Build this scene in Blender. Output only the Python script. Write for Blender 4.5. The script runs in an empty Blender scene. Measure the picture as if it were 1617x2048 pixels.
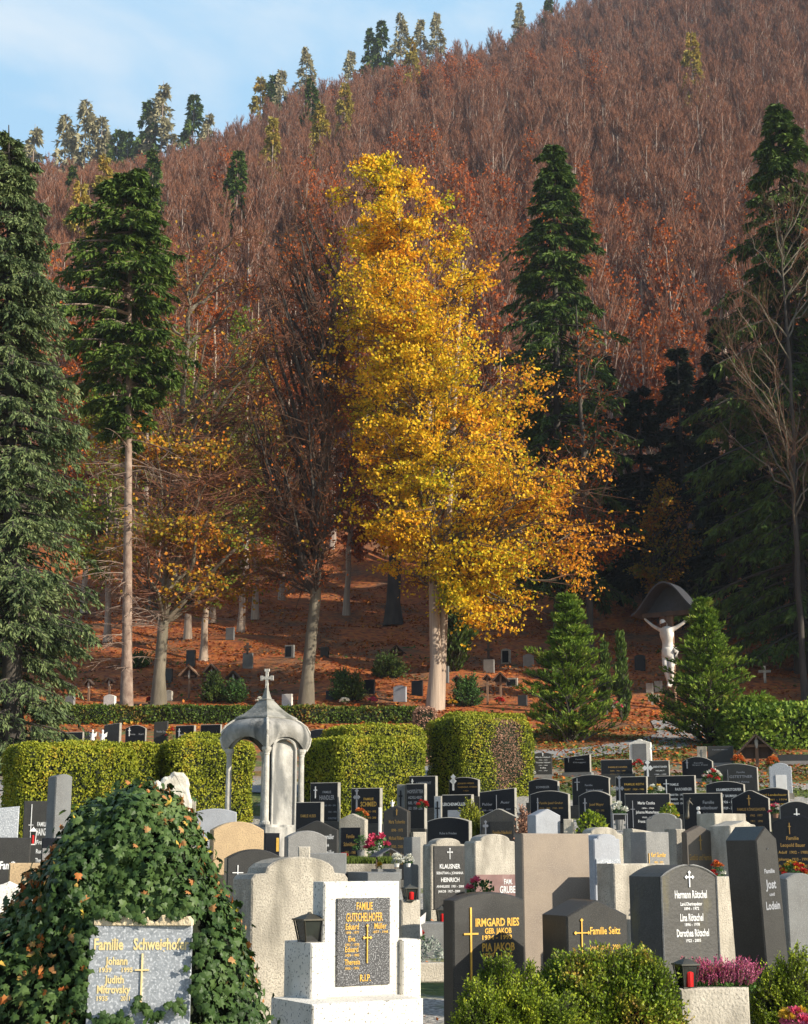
import bpy, bmesh, math, random
import numpy as np
from mathutils import Vector, Matrix, Quaternion
rnd = random.Random(7)
rng = np.random.default_rng(11)
R = math.radians
S = bpy.context.scene
C = S.collection

# ---------------------------------------------------------------- camera, sky, sun, exposure
PITCH = R(12.9); FPX = 3000.0; EYE = 1.5
cam_d = bpy.data.cameras.new('camera'); cam = bpy.data.objects.new('camera', cam_d); C.objects.link(cam)
cam_d.sensor_fit = 'VERTICAL'; cam_d.sensor_height = 24; cam_d.lens = 24 * FPX / 2048
cam_d.clip_start = 0.1; cam_d.clip_end = 5000
cam.location = (0, 0, EYE); cam.rotation_euler = (math.pi / 2 + PITCH, 0, 0)
S.camera = cam
SUN_AZ = R(118); SUN_EL = R(24)            # azimuth clockwise from +Y
to_sun = Vector((math.sin(SUN_AZ) * math.cos(SUN_EL), math.cos(SUN_AZ) * math.cos(SUN_EL), math.sin(SUN_EL)))
sl = bpy.data.lights.new('sun', 'SUN'); sun = bpy.data.objects.new('sun', sl); C.objects.link(sun)
sl.energy = 5.0; sl.angle = R(0.5); sl.color = (1.0, 0.91, 0.77)
sun.rotation_euler = (-to_sun).to_track_quat('-Z', 'Y').to_euler(); sun.location = (60, -30, 60)
W = bpy.data.worlds.new('World'); S.world = W; W.use_nodes = True
nt = W.node_tree; nt.nodes.clear()
def N(t, typ, **kw):
    n = t.nodes.new(typ)
    for k, v in kw.items(): setattr(n, k, v)
    return n
def ramp(t, stops, interp='LINEAR'):
    n = t.nodes.new('ShaderNodeValToRGB'); e = n.color_ramp.elements; n.color_ramp.interpolation = interp
    while len(e) > 1: e.remove(e[-1])
    e[0].position = stops[0][0]; c = stops[0][1]; e[0].color = (*c, 1) if len(c) == 3 else c
    for p, c in stops[1:]:
        q = e.new(p); q.color = (*c, 1) if len(c) == 3 else c
    return n
sky = N(nt, 'ShaderNodeTexSky', sky_type='NISHITA', sun_disc=False, sun_elevation=SUN_EL, sun_rotation=SUN_AZ,
        altitude=600, air_density=1.0, dust_density=0.6, ozone_density=1.8)
tc = N(nt, 'ShaderNodeTexCoord'); mp = N(nt, 'ShaderNodeMapping'); mp.inputs['Scale'].default_value = (2.6, 2.6, 6.5)
mp.inputs['Rotation'].default_value = (0.1, R(24), 0.3); mp.inputs['Location'].default_value = (0.35, 0.2, 0.1)
cn = N(nt, 'ShaderNodeTexNoise'); cn.inputs['Scale'].default_value = 1.25; cn.inputs['Detail'].default_value = 7; cn.inputs['Roughness'].default_value = 0.55
cn.inputs['Distortion'].default_value = 0.35
cr = ramp(nt, [(0.48, (0, 0, 0)), (0.70, (1, 1, 1))])
# a bright, thinly clouded quarter of sky stands behind the hill; the rest of the sky is clear
dt = N(nt, 'ShaderNodeVectorMath', operation='DOT_PRODUCT'); dt.inputs[1].default_value = (-0.22, 0.87, 0.44)
fr = N(nt, 'ShaderNodeMapRange', interpolation_type='SMOOTHSTEP'); fr.inputs['From Min'].default_value = 0.45; fr.inputs['From Max'].default_value = 0.92
mx = N(nt, 'ShaderNodeMix', data_type='RGBA'); mx.inputs['A'].default_value = (2.6, 4.3, 5.9, 1); mx.inputs['B'].default_value = (5.4, 5.8, 6.1, 1)
m2 = N(nt, 'ShaderNodeMix', data_type='RGBA')
cm = N(nt, 'ShaderNodeMath', operation='MULTIPLY'); cm.inputs[1].default_value = 0.92
bg = N(nt, 'ShaderNodeBackground'); bg.inputs['Strength'].default_value = 0.105
wo = N(nt, 'ShaderNodeOutputWorld'); L = nt.links.new
L(tc.outputs['Generated'], mp.inputs['Vector']); L(mp.outputs['Vector'], cn.inputs['Vector']); L(tc.outputs['Generated'], dt.inputs[0]); L(dt.outputs['Value'], fr.inputs['Value'])
L(cn.outputs['Fac'], cr.inputs['Fac']); L(cr.outputs['Color'], cm.inputs[0]); L(cm.outputs[0], mx.inputs['Factor'])
L(sky.outputs['Color'], m2.inputs['A']); L(mx.outputs['Result'], m2.inputs['B']); L(fr.outputs['Result'], m2.inputs['Factor']); L(m2.outputs['Result'], bg.inputs['Color']); L(bg.outputs[0], wo.inputs['Surface'])
S.view_settings.view_transform = 'Standard'; S.view_settings.look = 'None'
S.view_settings.exposure = 0.66; S.view_settings.gamma = 1
S.cycles.max_bounces = 5; S.cycles.diffuse_bounces = 2; S.cycles.glossy_bounces = 2; S.cycles.transmission_bounces = 3
S.cycles.transparent_max_bounces = 6; S.cycles.volume_bounces = 0

# ---------------------------------------------------------------- projection and terrain
def P(px, py, d):
    u = (px - 808.5) / FPX; v = (1024 - py) / FPX
    k = d / (math.cos(PITCH) - v * math.sin(PITCH))
    return Vector((u * k, d, EYE + (math.sin(PITCH) + v * math.cos(PITCH)) * k))
def mpp(py, d):
    v = (1024 - py) / FPX
    return d / (math.cos(PITCH) - v * math.sin(PITCH)) / FPX
GY = [-200, 0, 12, 14, 20, 33, 50, 58, 60, 66, 78, 100, 112]
GZ = [-2, 0, 0, .1, .55, 2.05, 4.9, 6.2, 6.6, 7.7, 11.6, 18.6, 22.5]
def g(x, y):
    x = np.asarray(x, float); y = np.asarray(y, float)
    z = np.interp(y, GY, GZ)
    H = np.interp(x, [-400, -160, -78, -45, -13, 35, 105, 200, 400], [60, 96, 134, 149, 172, 202, 250, 290, 310])
    Yc = 350 + 0.4 * np.clip(x, -200, 300)
    t = np.clip((y - 112) / (Yc - 112), 0, None)
    hill = 22.5 + (H - 22.5) * np.minimum(t, 1) ** 0.94 - 60 * np.clip(t - 1, 0, None)
    hill = hill + np.clip(t, 0, 1) * (2.5 * np.sin(x * .07 + y * .03) + 1.6 * np.sin(x * .15 - y * .11 + 1))
    z = np.where(y > 112, hill, z)
    z = z + np.clip((y - 60) / 40, 0, 1) * .22 * (np.sin(x * .9 + y * .5) + np.sin(x * .37 - y * .8 + 2))
    return z
def gz(x, y): return float(g(x, y))
def hit(px, py):                       # where the line of sight meets the ground
    d = 8.0; last = d
    while d < 500:
        p = P(px, py, d)
        if p.z < gz(p.x, d): break
        last = d; d += .5
    lo, hi = last, d
    for _ in range(20):
        m = (lo + hi) / 2; p = P(px, py, m)
        if p.z < gz(p.x, m): hi = m
        else: lo = m
    return lo

# ---------------------------------------------------------------- mesh collecting
class Geo:
    def __init__(s): s.V = []; s.F = []; s.n = 0
    def add(s, v, f, m=0):
        v = np.asarray(v, float).reshape(-1, 3); f = np.asarray(f, int)
        s.V.append(v); s.F.append((f + s.n, m)); s.n += len(v); return s
    def box(s, c, size, m=0, rz=0, ry=0, rx=0, taper=1.0):
        x, y, z = size; t = taper
        v = np.array([[-x,-y,-z],[x,-y,-z],[x,y,-z],[-x,y,-z],[-x*t,-y*t,z],[x*t,-y*t,z],[x*t,y*t,z],[-x*t,y*t,z]]) / 2
        M = np.array((Matrix.Rotation(rz, 3, 'Z') @ Matrix.Rotation(ry, 3, 'Y') @ Matrix.Rotation(rx, 3, 'X')))
        v = v @ M.T + np.array(c)
        return s.add(v, [[3,2,1,0],[4,5,6,7],[0,1,5,4],[1,2,6,5],[2,3,7,6],[3,0,4,7]], m)
    def lathe(s, prof, c=(0,0,0), n=12, m=0, rz=0, sq=None):      # prof: (r, z); sq gives the radius factor for an angle
        a = np.arange(n) / n * 2 * np.pi + rz
        k = np.ones(n) if sq is None else np.array([sq(q - rz) for q in a])
        V = np.concatenate([np.stack([r * k * np.cos(a), r * k * np.sin(a), np.full(n, z)], 1) for r, z in prof]) + np.array(c)
        F = [[i*n+j, i*n+(j+1)%n, (i+1)*n+(j+1)%n, (i+1)*n+j] for i in range(len(prof)-1) for j in range(n)]
        b = s.n; s.add(V, F, m)
        k = len(prof) - 1
        s.ng(b, [list(range(n))[::-1], [k*n+j for j in range(n)]], m); return s
    def ng(s, b, faces, m=0):
        for f in faces: s.F.append((np.array([f]) + b, m))
    def ext(s, pts, y0, y1, m=0, bev=0.0, ms=None):                    # outline (x,z) ccw seen from the front, front at y0, back at y1
        n = len(pts); p = np.array(pts, float); c = p.mean(0)
        if bev:
            q = p.copy()
            for i in range(n):
                a, b_, d_ = p[i-1], p[i], p[(i+1) % n]
                e1 = (b_ - a) / (np.linalg.norm(b_ - a) + 1e-9); e2 = (d_ - b_) / (np.linalg.norm(d_ - b_) + 1e-9)
                n1 = np.array([-e1[1], e1[0]]); n2 = np.array([-e2[1], e2[0]]); nn = n1 + n2; nn /= (np.linalg.norm(nn) + 1e-9)
                q[i] = b_ + nn * bev / max(.35, float(nn @ n1))
            rings = [(q, y0), (p, y0 + bev), (p, y1 - bev), (q, y1)]
        else: rings = [(p, y0), (p, y1)]
        V = np.concatenate([np.stack([r[:, 0], np.full(n, y), r[:, 1]], 1) for r, y in rings]); b = s.n
        F = [[i*n+j, (i+1)*n+j, (i+1)*n+(j+1)%n, i*n+(j+1)%n] for i in range(len(rings)-1) for j in range(n)]
        s.add(V, F, m if ms is None else ms); k = len(rings) - 1
        s.ng(b, [list(range(n)), [k*n+j for j in range(n)][::-1]], m); return s
    def tubes(s, Pn, Rn, sides=5, m=0):                       # Pn (n,k,3), Rn (n,k)
        Pn = np.asarray(Pn, float); Rn = np.asarray(Rn, float)
        if Pn.ndim == 2: Pn = Pn[None]; Rn = Rn[None]
        n, k, _ = Pn.shape
        if n == 0: return s
        T = np.gradient(Pn, axis=1); T /= np.linalg.norm(T, axis=2, keepdims=True) + 1e-9
        up = np.where(np.abs(T[:, :1, 2:3]) > .9, np.array([[[1., 0, 0]]]), np.array([[[0, 0, 1.]]]))
        up = np.repeat(up, k, 1)
        A = np.cross(T, up); A /= np.linalg.norm(A, axis=2, keepdims=True) + 1e-9; B = np.cross(T, A)
        a = np.arange(sides) / sides * 2 * np.pi
        V = Pn[:, :, None, :] + Rn[:, :, None, None] * (np.cos(a)[None, None, :, None] * A[:, :, None, :] + np.sin(a)[None, None, :, None] * B[:, :, None, :])
        i = np.arange(n)[:, None, None] * k * sides; j = np.arange(k - 1)[None, :, None] * sides; q = np.arange(sides)[None, None, :]; q2 = (q + 1) % sides
        F = np.stack([i + j + q, i + j + q2, i + j + sides + q2, i + j + sides + q], -1).reshape(-1, 4)
        return s.add(V.reshape(-1, 3), F, m)
    def stamp(s, tv, tf, c, ax, nr, size, m=0, wid=None):     # template (x across, y along, z off the face) put at many places
        c = np.asarray(c, float); ax = ax / (np.linalg.norm(ax, axis=1, keepdims=True) + 1e-9)
        sd = np.cross(ax, nr); sd /= np.linalg.norm(sd, axis=1, keepdims=True) + 1e-9; nn = np.cross(sd, ax)
        size = np.broadcast_to(size, (len(c),)); w = size if wid is None else np.broadcast_to(wid, (len(c),))
        tv = np.asarray(tv, float)
        V = c[:, None, :] + tv[None, :, 0:1] * (w[:, None, None] * sd[:, None, :]) + tv[None, :, 1:2] * (size[:, None, None] * ax[:, None, :]) + tv[None, :, 2:3] * (w[:, None, None] * nn[:, None, :])
        o = (np.arange(len(c)) * len(tv))[:, None, None]
        F = np.asarray(tf)[None] + o
        return s.add(V.reshape(-1, 3), F.reshape(-1, np.asarray(tf).shape[1]), m)
    def mesh(s, name, mats, smooth=False):
        me = bpy.data.meshes.new(name)
        V = np.concatenate(s.V); tot = []; lv = []; mi = []
        for f, m in s.F:
            lv.append(f.ravel()); tot.append(np.full(len(f), f.shape[1])); mi.append(np.full(len(f), m))
        lv = np.concatenate(lv); tot = np.concatenate(tot); mi = np.concatenate(mi)
        me.vertices.add(len(V)); me.vertices.foreach_set('co', V.astype(np.float32).ravel())
        me.loops.add(len(lv)); me.loops.foreach_set('vertex_index', lv.astype(np.int32))
        me.polygons.add(len(tot)); me.polygons.foreach_set('loop_start', np.concatenate([[0], np.cumsum(tot)[:-1]]).astype(np.int32))
        me.polygons.foreach_set('material_index', mi.astype(np.int32))
        me.polygons.foreach_set('use_smooth', np.full(len(tot), bool(smooth)))
        for m in (mats if isinstance(mats, (list, tuple)) else [mats]): me.materials.append(m)
        me.update(calc_edges=True); me.validate(); return me
    def obj(s, name, mats, parent=None, smooth=False, loc=None):
        o = bpy.data.objects.new(name, s.mesh(name, mats, smooth)); C.objects.link(o)
        if parent is not None: o.parent = parent
        if loc is not None: o.location = loc
        return o
LEAF = ([[0, 0, 0], [.42, .45, .06], [0, 1, 0], [-.42, .45, .06]], [[0, 1, 2, 3]])
TRI = ([[-.5, 0, 0], [.5, 0, 0], [0, 1, 0]], [[0, 1, 2]])
def unit(n): v = rng.normal(size=(n, 3)); return v / np.linalg.norm(v, axis=1, keepdims=True)
def thing(name, label, cat, loc=(0, 0, 0), rz=0, group=None):
    o = bpy.data.objects.new(name, None); C.objects.link(o); o.empty_display_size = .2
    o.location = loc; o.rotation_euler = (0, 0, rz); return tag(o, label, cat, group)
def tag(o, label=None, cat=None, group=None, kind=None):
    if label: o['label'] = label
    if cat: o['category'] = cat
    if group: o['group'] = group
    if kind: o['kind'] = kind
    return o

# ---------------------------------------------------------------- materials
M = {}
def mat(name, c1, c2=None, scale=6.0, rough=.8, bump=0.0, bscale=None, speck=None, sscale=160, detail=5, island=False, trans=0.0, metal=0.0, ramp_lo=.35, ramp_hi=.65, spec=.5, stain=None, wind=None, sr=(.52, .64)):
    m = bpy.data.materials.new(name); m.use_nodes = True; t = m.node_tree; t.nodes.clear(); L = t.links.new
    out = N(t, 'ShaderNodeOutputMaterial'); b = N(t, 'ShaderNodeBsdfPrincipled'); b.inputs['Roughness'].default_value = rough
    b.inputs['Metallic'].default_value = metal; b.inputs['Specular IOR Level'].default_value = min(spec, .2) if island else spec
    tc = N(t, 'ShaderNodeTexCoord'); co = tc.outputs['Object']
    if wind:
        mpn = N(t, 'ShaderNodeMapping'); mpn.inputs['Scale'].default_value = wind; L(co, mpn.inputs['Vector']); co = mpn.outputs['Vector']
    n = N(t, 'ShaderNodeTexNoise'); n.inputs['Scale'].default_value = scale; n.inputs['Detail'].default_value = detail; L(co, n.inputs['Vector'])
    if c2 is None: c2 = tuple(v * .7 for v in c1)
    if island:
        cols = island if isinstance(island, list) else [c1, c2]
        gi = N(t, 'ShaderNodeNewGeometry')
        mm = N(t, 'ShaderNodeMath', operation='MULTIPLY_ADD'); mm.inputs[1].default_value = .5
        m2 = N(t, 'ShaderNodeMath', operation='MULTIPLY_ADD'); m2.inputs[1].default_value = 1.8; m2.inputs[2].default_value = -.65
        L(n.outputs['Fac'], m2.inputs[0]); L(gi.outputs['Random Per Island'], mm.inputs[0]); L(m2.outputs[0], mm.inputs[2])
        k = len(cols); r_ = ramp(t, [(i / (k - 1), c) for i, c in enumerate(cols)]); L(mm.outputs[0], r_.inputs['Fac'])
    else:
        r_ = ramp(t, [(ramp_lo, c1), (ramp_hi, c2)]); L(n.outputs['Fac'], r_.inputs['Fac'])
    col = r_.outputs['Color']
    if stain:                                              # (colour, scale, lo, hi)
        ns = N(t, 'ShaderNodeTexNoise'); ns.inputs['Scale'].default_value = stain[1]; ns.inputs['Detail'].default_value = 6
        mps = N(t, 'ShaderNodeMapping'); mps.inputs['Scale'].default_value = (1, 1, .35); L(tc.outputs['Object'], mps.inputs['Vector']); L(mps.outputs['Vector'], ns.inputs['Vector'])
        rs = ramp(t, [(stain[2], (0, 0, 0)), (stain[3], (1, 1, 1))]); L(ns.outputs['Fac'], rs.inputs['Fac'])
        mx = N(t, 'ShaderNodeMix', data_type='RGBA'); L(rs.outputs['Color'], mx.inputs['Factor']); L(col, mx.inputs['A']); mx.inputs['B'].default_value = (*stain[0], 1); col = mx.outputs['Result']
    if speck:
        n2 = N(t, 'ShaderNodeTexNoise'); n2.inputs['Scale'].default_value = sscale; n2.inputs['Detail'].default_value = 2; L(tc.outputs['Object'], n2.inputs['Vector'])
        r2 = ramp(t, [(sr[0], (0, 0, 0)), (sr[1], (1, 1, 1))]); L(n2.outputs['Fac'], r2.inputs['Fac'])
        mx = N(t, 'ShaderNodeMix', data_type='RGBA'); L(r2.outputs['Color'], mx.inputs['Factor']); L(col, mx.inputs['A']); mx.inputs['B'].default_value = (*speck, 1); col = mx.outputs['Result']
    L(col, b.inputs['Base Color'])
    if bump:
        nb = N(t, 'ShaderNodeTexNoise'); nb.inputs['Scale'].default_value = bscale or scale * 4; nb.inputs['Detail'].default_value = 6; L(co, nb.inputs['Vector'])
        bp = N(t, 'ShaderNodeBump'); bp.inputs['Strength'].default_value = bump; bp.inputs['Distance'].default_value = .02; L(nb.outputs['Fac'], bp.inputs['Height']); L(bp.outputs[0], b.inputs['Normal'])
    if trans:
        tr = N(t, 'ShaderNodeBsdfTranslucent'); L(col, tr.inputs['Color']); ms = N(t, 'ShaderNodeMixShader'); ms.inputs[0].default_value = trans
        L(b.outputs[0], ms.inputs[1]); L(tr.outputs[0], ms.inputs[2]); L(ms.outputs[0], out.inputs['Surface'])
    else: L(b.outputs[0], out.inputs['Surface'])
    M[name] = m; return m
mat('bark_grey', (.20, .17, .12), (.11, .095, .065), 3, .9, .8, 30, wind=(1, 1, .25))
mat('bark_pink', (.34, .25, .19), (.17, .11, .08), 5, .9, .8, 30, wind=(1, 1, .6))
mat('bark_pale', (.46, .37, .28), (.30, .22, .16), 2.5, .85, .8, 14, wind=(2.5, 2.5, .12))
mat('bark_dark', (.07, .058, .045), (.04, .034, .028), 3, .9, .6, 20, wind=(1, 1, .3))
mat('bark_hill', (.46, .38, .31), (.22, .15, .115), .5, .9)
mat('twig_red', (.29, .125, .08), (.17, .075, .05), .12, .9, island=[(.11, .052, .036), (.18, .083, .052), (.24, .108, .064), (.29, .130, .072), (.34, .115, .040)], trans=.15)
mat('twig_brown', (.16, .085, .05), (.09, .05, .035), .4, .9, island=[(.07, .045, .03), (.12, .065, .04), (.18, .09, .05)])
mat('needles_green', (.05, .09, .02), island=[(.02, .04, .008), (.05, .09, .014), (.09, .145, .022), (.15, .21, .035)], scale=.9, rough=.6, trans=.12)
mat('needles_shaded', (.02, .035, .015), island=[(.005, .009, .004), (.011, .019, .007), (.022, .034, .010)], scale=.9, rough=.7, trans=.1)  # darkened needle copy, shade of the stand put into its colour
mat('needles_blue', (.06, .09, .05), island=[(.04, .065, .028), (.09, .13, .05), (.16, .21, .075), (.26, .30, .12)], scale=1.1, rough=.6, trans=.12)
mat('needles_bright', (.08, .16, .02), island=[(.04, .08, .01), (.11, .19, .02), (.20, .29, .03), (.34, .36, .06)], scale=1.6, rough=.6, trans=.25)
mat('needles_larch', (.3, .25, .08), island=[(.24, .22, .13), (.36, .33, .19), (.48, .43, .25)], scale=.6, rough=.7, trans=.3)
mat('needles_yellow', (.4, .3, .04), island=[(.24, .21, .05), (.38, .31, .06), (.46, .28, .05)], scale=.6, rough=.7, trans=.3)
mat('leaves_gold', (.6, .3, .03), island=[(.26, .36, .02), (.60, .50, .02), (.86, .56, .02), (.90, .46, .02), (.82, .28, .02)], scale=.28, rough=.6, trans=.35)
mat('leaves_amber', (.6, .25, .03), island=[(.42, .14, .02), (.72, .30, .02), (.80, .36, .02), (.62, .17, .02)], scale=.35, rough=.6, trans=.35)
mat('leaves_orange', (.5, .16, .02), island=[(.10, .15, .02), (.26, .24, .02), (.52, .28, .02), (.58, .19, .02), (.42, .09, .015)], scale=.35, rough=.6, trans=.3)
mat('leaves_russet', (.3, .07, .02), island=[(.16, .035, .012), (.34, .07, .014), (.48, .12, .016), (.56, .20, .02)], scale=.5, rough=.7, trans=.25)
mat('leaves_lime', (.2, .26, .03), island=[(.10, .17, .02), (.2, .28, .03), (.34, .32, .03)], scale=.5, rough=.6, trans=.35)
mat('hedge_leaf', (.13, .17, .02), island=[(.08, .10, .010), (.17, .20, .015), (.27, .29, .02), (.38, .36, .03), (.42, .25, .03)], scale=1.2, rough=.6, trans=.15)
mat('hedge_leaf_dark', (.1, .1, .02), island=[(.03, .05, .01), (.06, .11, .012), (.11, .16, .02), (.26, .13, .03)], scale=.6, rough=.6, trans=.15)
mat('hedge_dead', (.3, .17, .10), island=[(.20, .10, .06), (.38, .20, .13), (.50, .30, .20)], scale=3, rough=.8)
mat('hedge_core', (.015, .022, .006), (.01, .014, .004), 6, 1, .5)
mat('ivy_leaf', (.03, .06, .02), island=[(.02, .04, .012), (.035, .07, .018), (.06, .105, .026), (.11, .16, .05)], scale=3, rough=.48, trans=.05, spec=.35)
mat('box_leaf', (.1, .16, .02), island=[(.05, .085, .01), (.12, .18, .015), (.20, .28, .02), (.34, .34, .04), (.50, .24, .06)], scale=4, rough=.42, trans=.15)
mat('moss_leaf', (.1, .2, .02), island=[(.05, .085, .008), (.13, .19, .014), (.27, .34, .02), (.48, .50, .04)], scale=6, rough=.5, trans=.2)
mat('fallen_leaf', (.4, .12, .03), island=[(.16, .05, .02), (.34, .09, .02), (.46, .14, .025), (.50, .24, .03)], scale=.5, rough=.8)
mat('fallen_leaf_near', (.4, .2, .05), island=[(.30, .06, .02), (.45, .16, .04), (.42, .24, .10), (.62, .48, .03)], scale=5, rough=.6, trans=.2)
mat('grass', (.12, .15, .03), island=[(.05, .08, .015), (.10, .14, .02), (.18, .20, .03)], scale=1, rough=.8)
mat('white_stone', (.80, .76, .68), (.70, .66, .56), 4, .8, .25, 60, stain=((.50, .47, .38), 5, .56, .78), speck=(.22, .21, .18), sscale=60, sr=(.61, .65))
mat('concrete', (.50, .45, .36), (.37, .33, .265), 5, .9, .6, 60, speck=(.26, .235, .19), sscale=75, sr=(.52, .60), stain=((.17, .155, .12), 4, .44, .64))
mat('concrete_light', (.54, .49, .40), (.40, .36, .29), 5, .9, .5, 60, speck=(.30, .27, .22), sscale=75, sr=(.56, .64), stain=((.24, .215, .17), 5, .47, .68))
mat('rock', (.66, .62, .52), (.42, .39, .32), 6, .9, 1.0, 16, stain=((.28, .26, .2), 7, .58, .68))
mat('tan_stone', (.50, .36, .20), (.42, .30, .17), 6, .85, .3, 60, speck=(.33, .24, .14), sscale=70)
mat('grey_granite', (.36, .38, .40), (.24, .26, .28), 30, .6, .1, speck=(.56, .58, .60), sscale=75)
mat('grey_stone', (.22, .215, .20), (.17, .165, .155), 5, .7, .2, speck=(.29, .285, .265), sscale=90)
mat('grey_dull', (.17, .175, .17), (.13, .13, .125), 4, .75, .2, speck=(.21, .21, .2), sscale=90, stain=((.25, .25, .2), 2, .6, .8))
mat('blue_grey_stone', (.33, .345, .37), (.27, .28, .30), 4, .75, .2, speck=(.40, .41, .43), sscale=90)
mat('brown_slab', (.27, .215, .16), (.22, .175, .135), 3, .75, .2, speck=(.31, .26, .2), sscale=110, stain=((.42, .21, .08), 2.2, .62, .78))
mat('brown_granite', (.085, .07, .055), (.065, .055, .045), 4, .35, .05, speck=(.12, .10, .08), sscale=130)
mat('marble_red', (.26, .14, .12), (.17, .09, .08), 5, .45, .05, stain=((.42, .32, .28), 3.5, .55, .62))
mat('black_granite', (.009, .010, .014), (.006, .007, .010), 20, .28, 0, spec=.2, speck=(.035, .036, .04), sscale=200)
mat('black_speckled', (.045, .045, .047), (.03, .03, .032), 12, .4, 0, speck=(.30, .30, .30), sscale=120)
mat('dark_granite', (.040, .039, .036), (.030, .029, .027), 8, .35, .05, spec=.3, speck=(.07, .067, .06), sscale=150, stain=((.075, .07, .055), 3.0, .56, .8))
mat('moss_granite', (.055, .052, .045), (.04, .038, .032), 8, .6, .2, speck=(.085, .08, .07), sscale=150, stain=((.17, .14, .04), 3.5, .55, .72))
mat('gold', (.75, .45, .08), (.62, .36, .06), 20, .4, metal=.35)
mat('gold_pale', (.88, .70, .34), (.78, .60, .26), 20, .5)
mat('gold_dull', (.42, .26, .07), (.34, .2, .05), 20, .5, metal=.2)
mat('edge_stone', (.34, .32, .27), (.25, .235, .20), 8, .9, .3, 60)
mat('sandstone', (.72, .60, .40), (.55, .44, .28), 9, .9, .8, 40)
mat('dome_stone', (.36, .345, .31), (.22, .21, .185), 4, .85, .7, 26, stain=((.10, .10, .09), 3.4, .46, .62))
mat('silver', (.78, .78, .76), (.66, .66, .64), 20, .5)
mat('silver_dull', (.30, .31, .33), (.24, .25, .27), 20, .6)
mat('bronze', (.10, .085, .06), (.05, .05, .04), 10, .45, metal=.5)
mat('lamp_metal', (.09, .085, .07), (.05, .05, .04), 14, .55, metal=.4)
mat('red_glass', (.62, .02, .02), (.45, .01, .01), 8, .25)
mat('dark_glass', (.03, .035, .03), (.02, .02, .02), 8, .12)
mat('wood_dark', (.10, .062, .042), (.055, .036, .026), 5, .8, .5, 30, wind=(1, 1, .2))
mat('wood_brown', (.26, .15, .09), (.17, .10, .06), 5, .8, .5, 30, wind=(1, 1, .2))
mat('roof_dark', (.05, .052, .06), (.035, .036, .042), 6, .55, .3)
mat('statue_white', (.74, .70, .62), (.56, .52, .45), 3, .7, .3, 20, stain=((.33, .30, .26), 3, .58, .72))
mat('hair_brown', (.12, .05, .02), (.07, .03, .015), 20, .8)
mat('old_stone', (.50, .48, .43), (.33, .315, .28), 4, .85, .6, 30, stain=((.15, .15, .14), 3.2, .44, .62))
mat('slate_stone', (.30, .29, .25), (.19, .185, .16), 5, .85, .7, 24, stain=((.11, .11, .09), 4, .5, .66))
mat('column_stone', (.56, .53, .46), (.40, .375, .32), 6, .85, .5, 30, stain=((.30, .29, .26), 5, .56, .7))
mat('petal_white', (.8, .8, .72), (.7, .68, .55), 20, .7, trans=.2)
mat('petal_pink', (.75, .10, .18), (.6, .05, .12), 20, .6, trans=.2)
mat('petal_red', (.6, .03, .02), (.4, .02, .02), 20, .6, trans=.2)
mat('petal_yellow', (.75, .5, .04), (.6, .35, .03), 20, .6, trans=.2)
mat('petal_orange', (.75, .22, .03), (.55, .13, .03), 20, .6, trans=.2)
mat('heather', (.5, .1, .22), island=[(.30, .12, .06), (.40, .06, .14), (.55, .12, .26), (.6, .24, .3)], scale=6, rough=.7, trans=.2)
mat('plant_green', (.06, .14, .03), island=[(.03, .07, .02), (.06, .14, .03), (.12, .22, .04)], scale=8, rough=.5, trans=.2)
mat('plant_silver', (.3, .33, .27), island=[(.16, .2, .15), (.3, .34, .28), (.44, .46, .4)], scale=8, rough=.7)
mat('pot_terracotta', (.30, .16, .10), (.2, .11, .07), 8, .8)
mat('ceramic_white', (.78, .76, .72), (.7, .68, .63), 8, .4)
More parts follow.
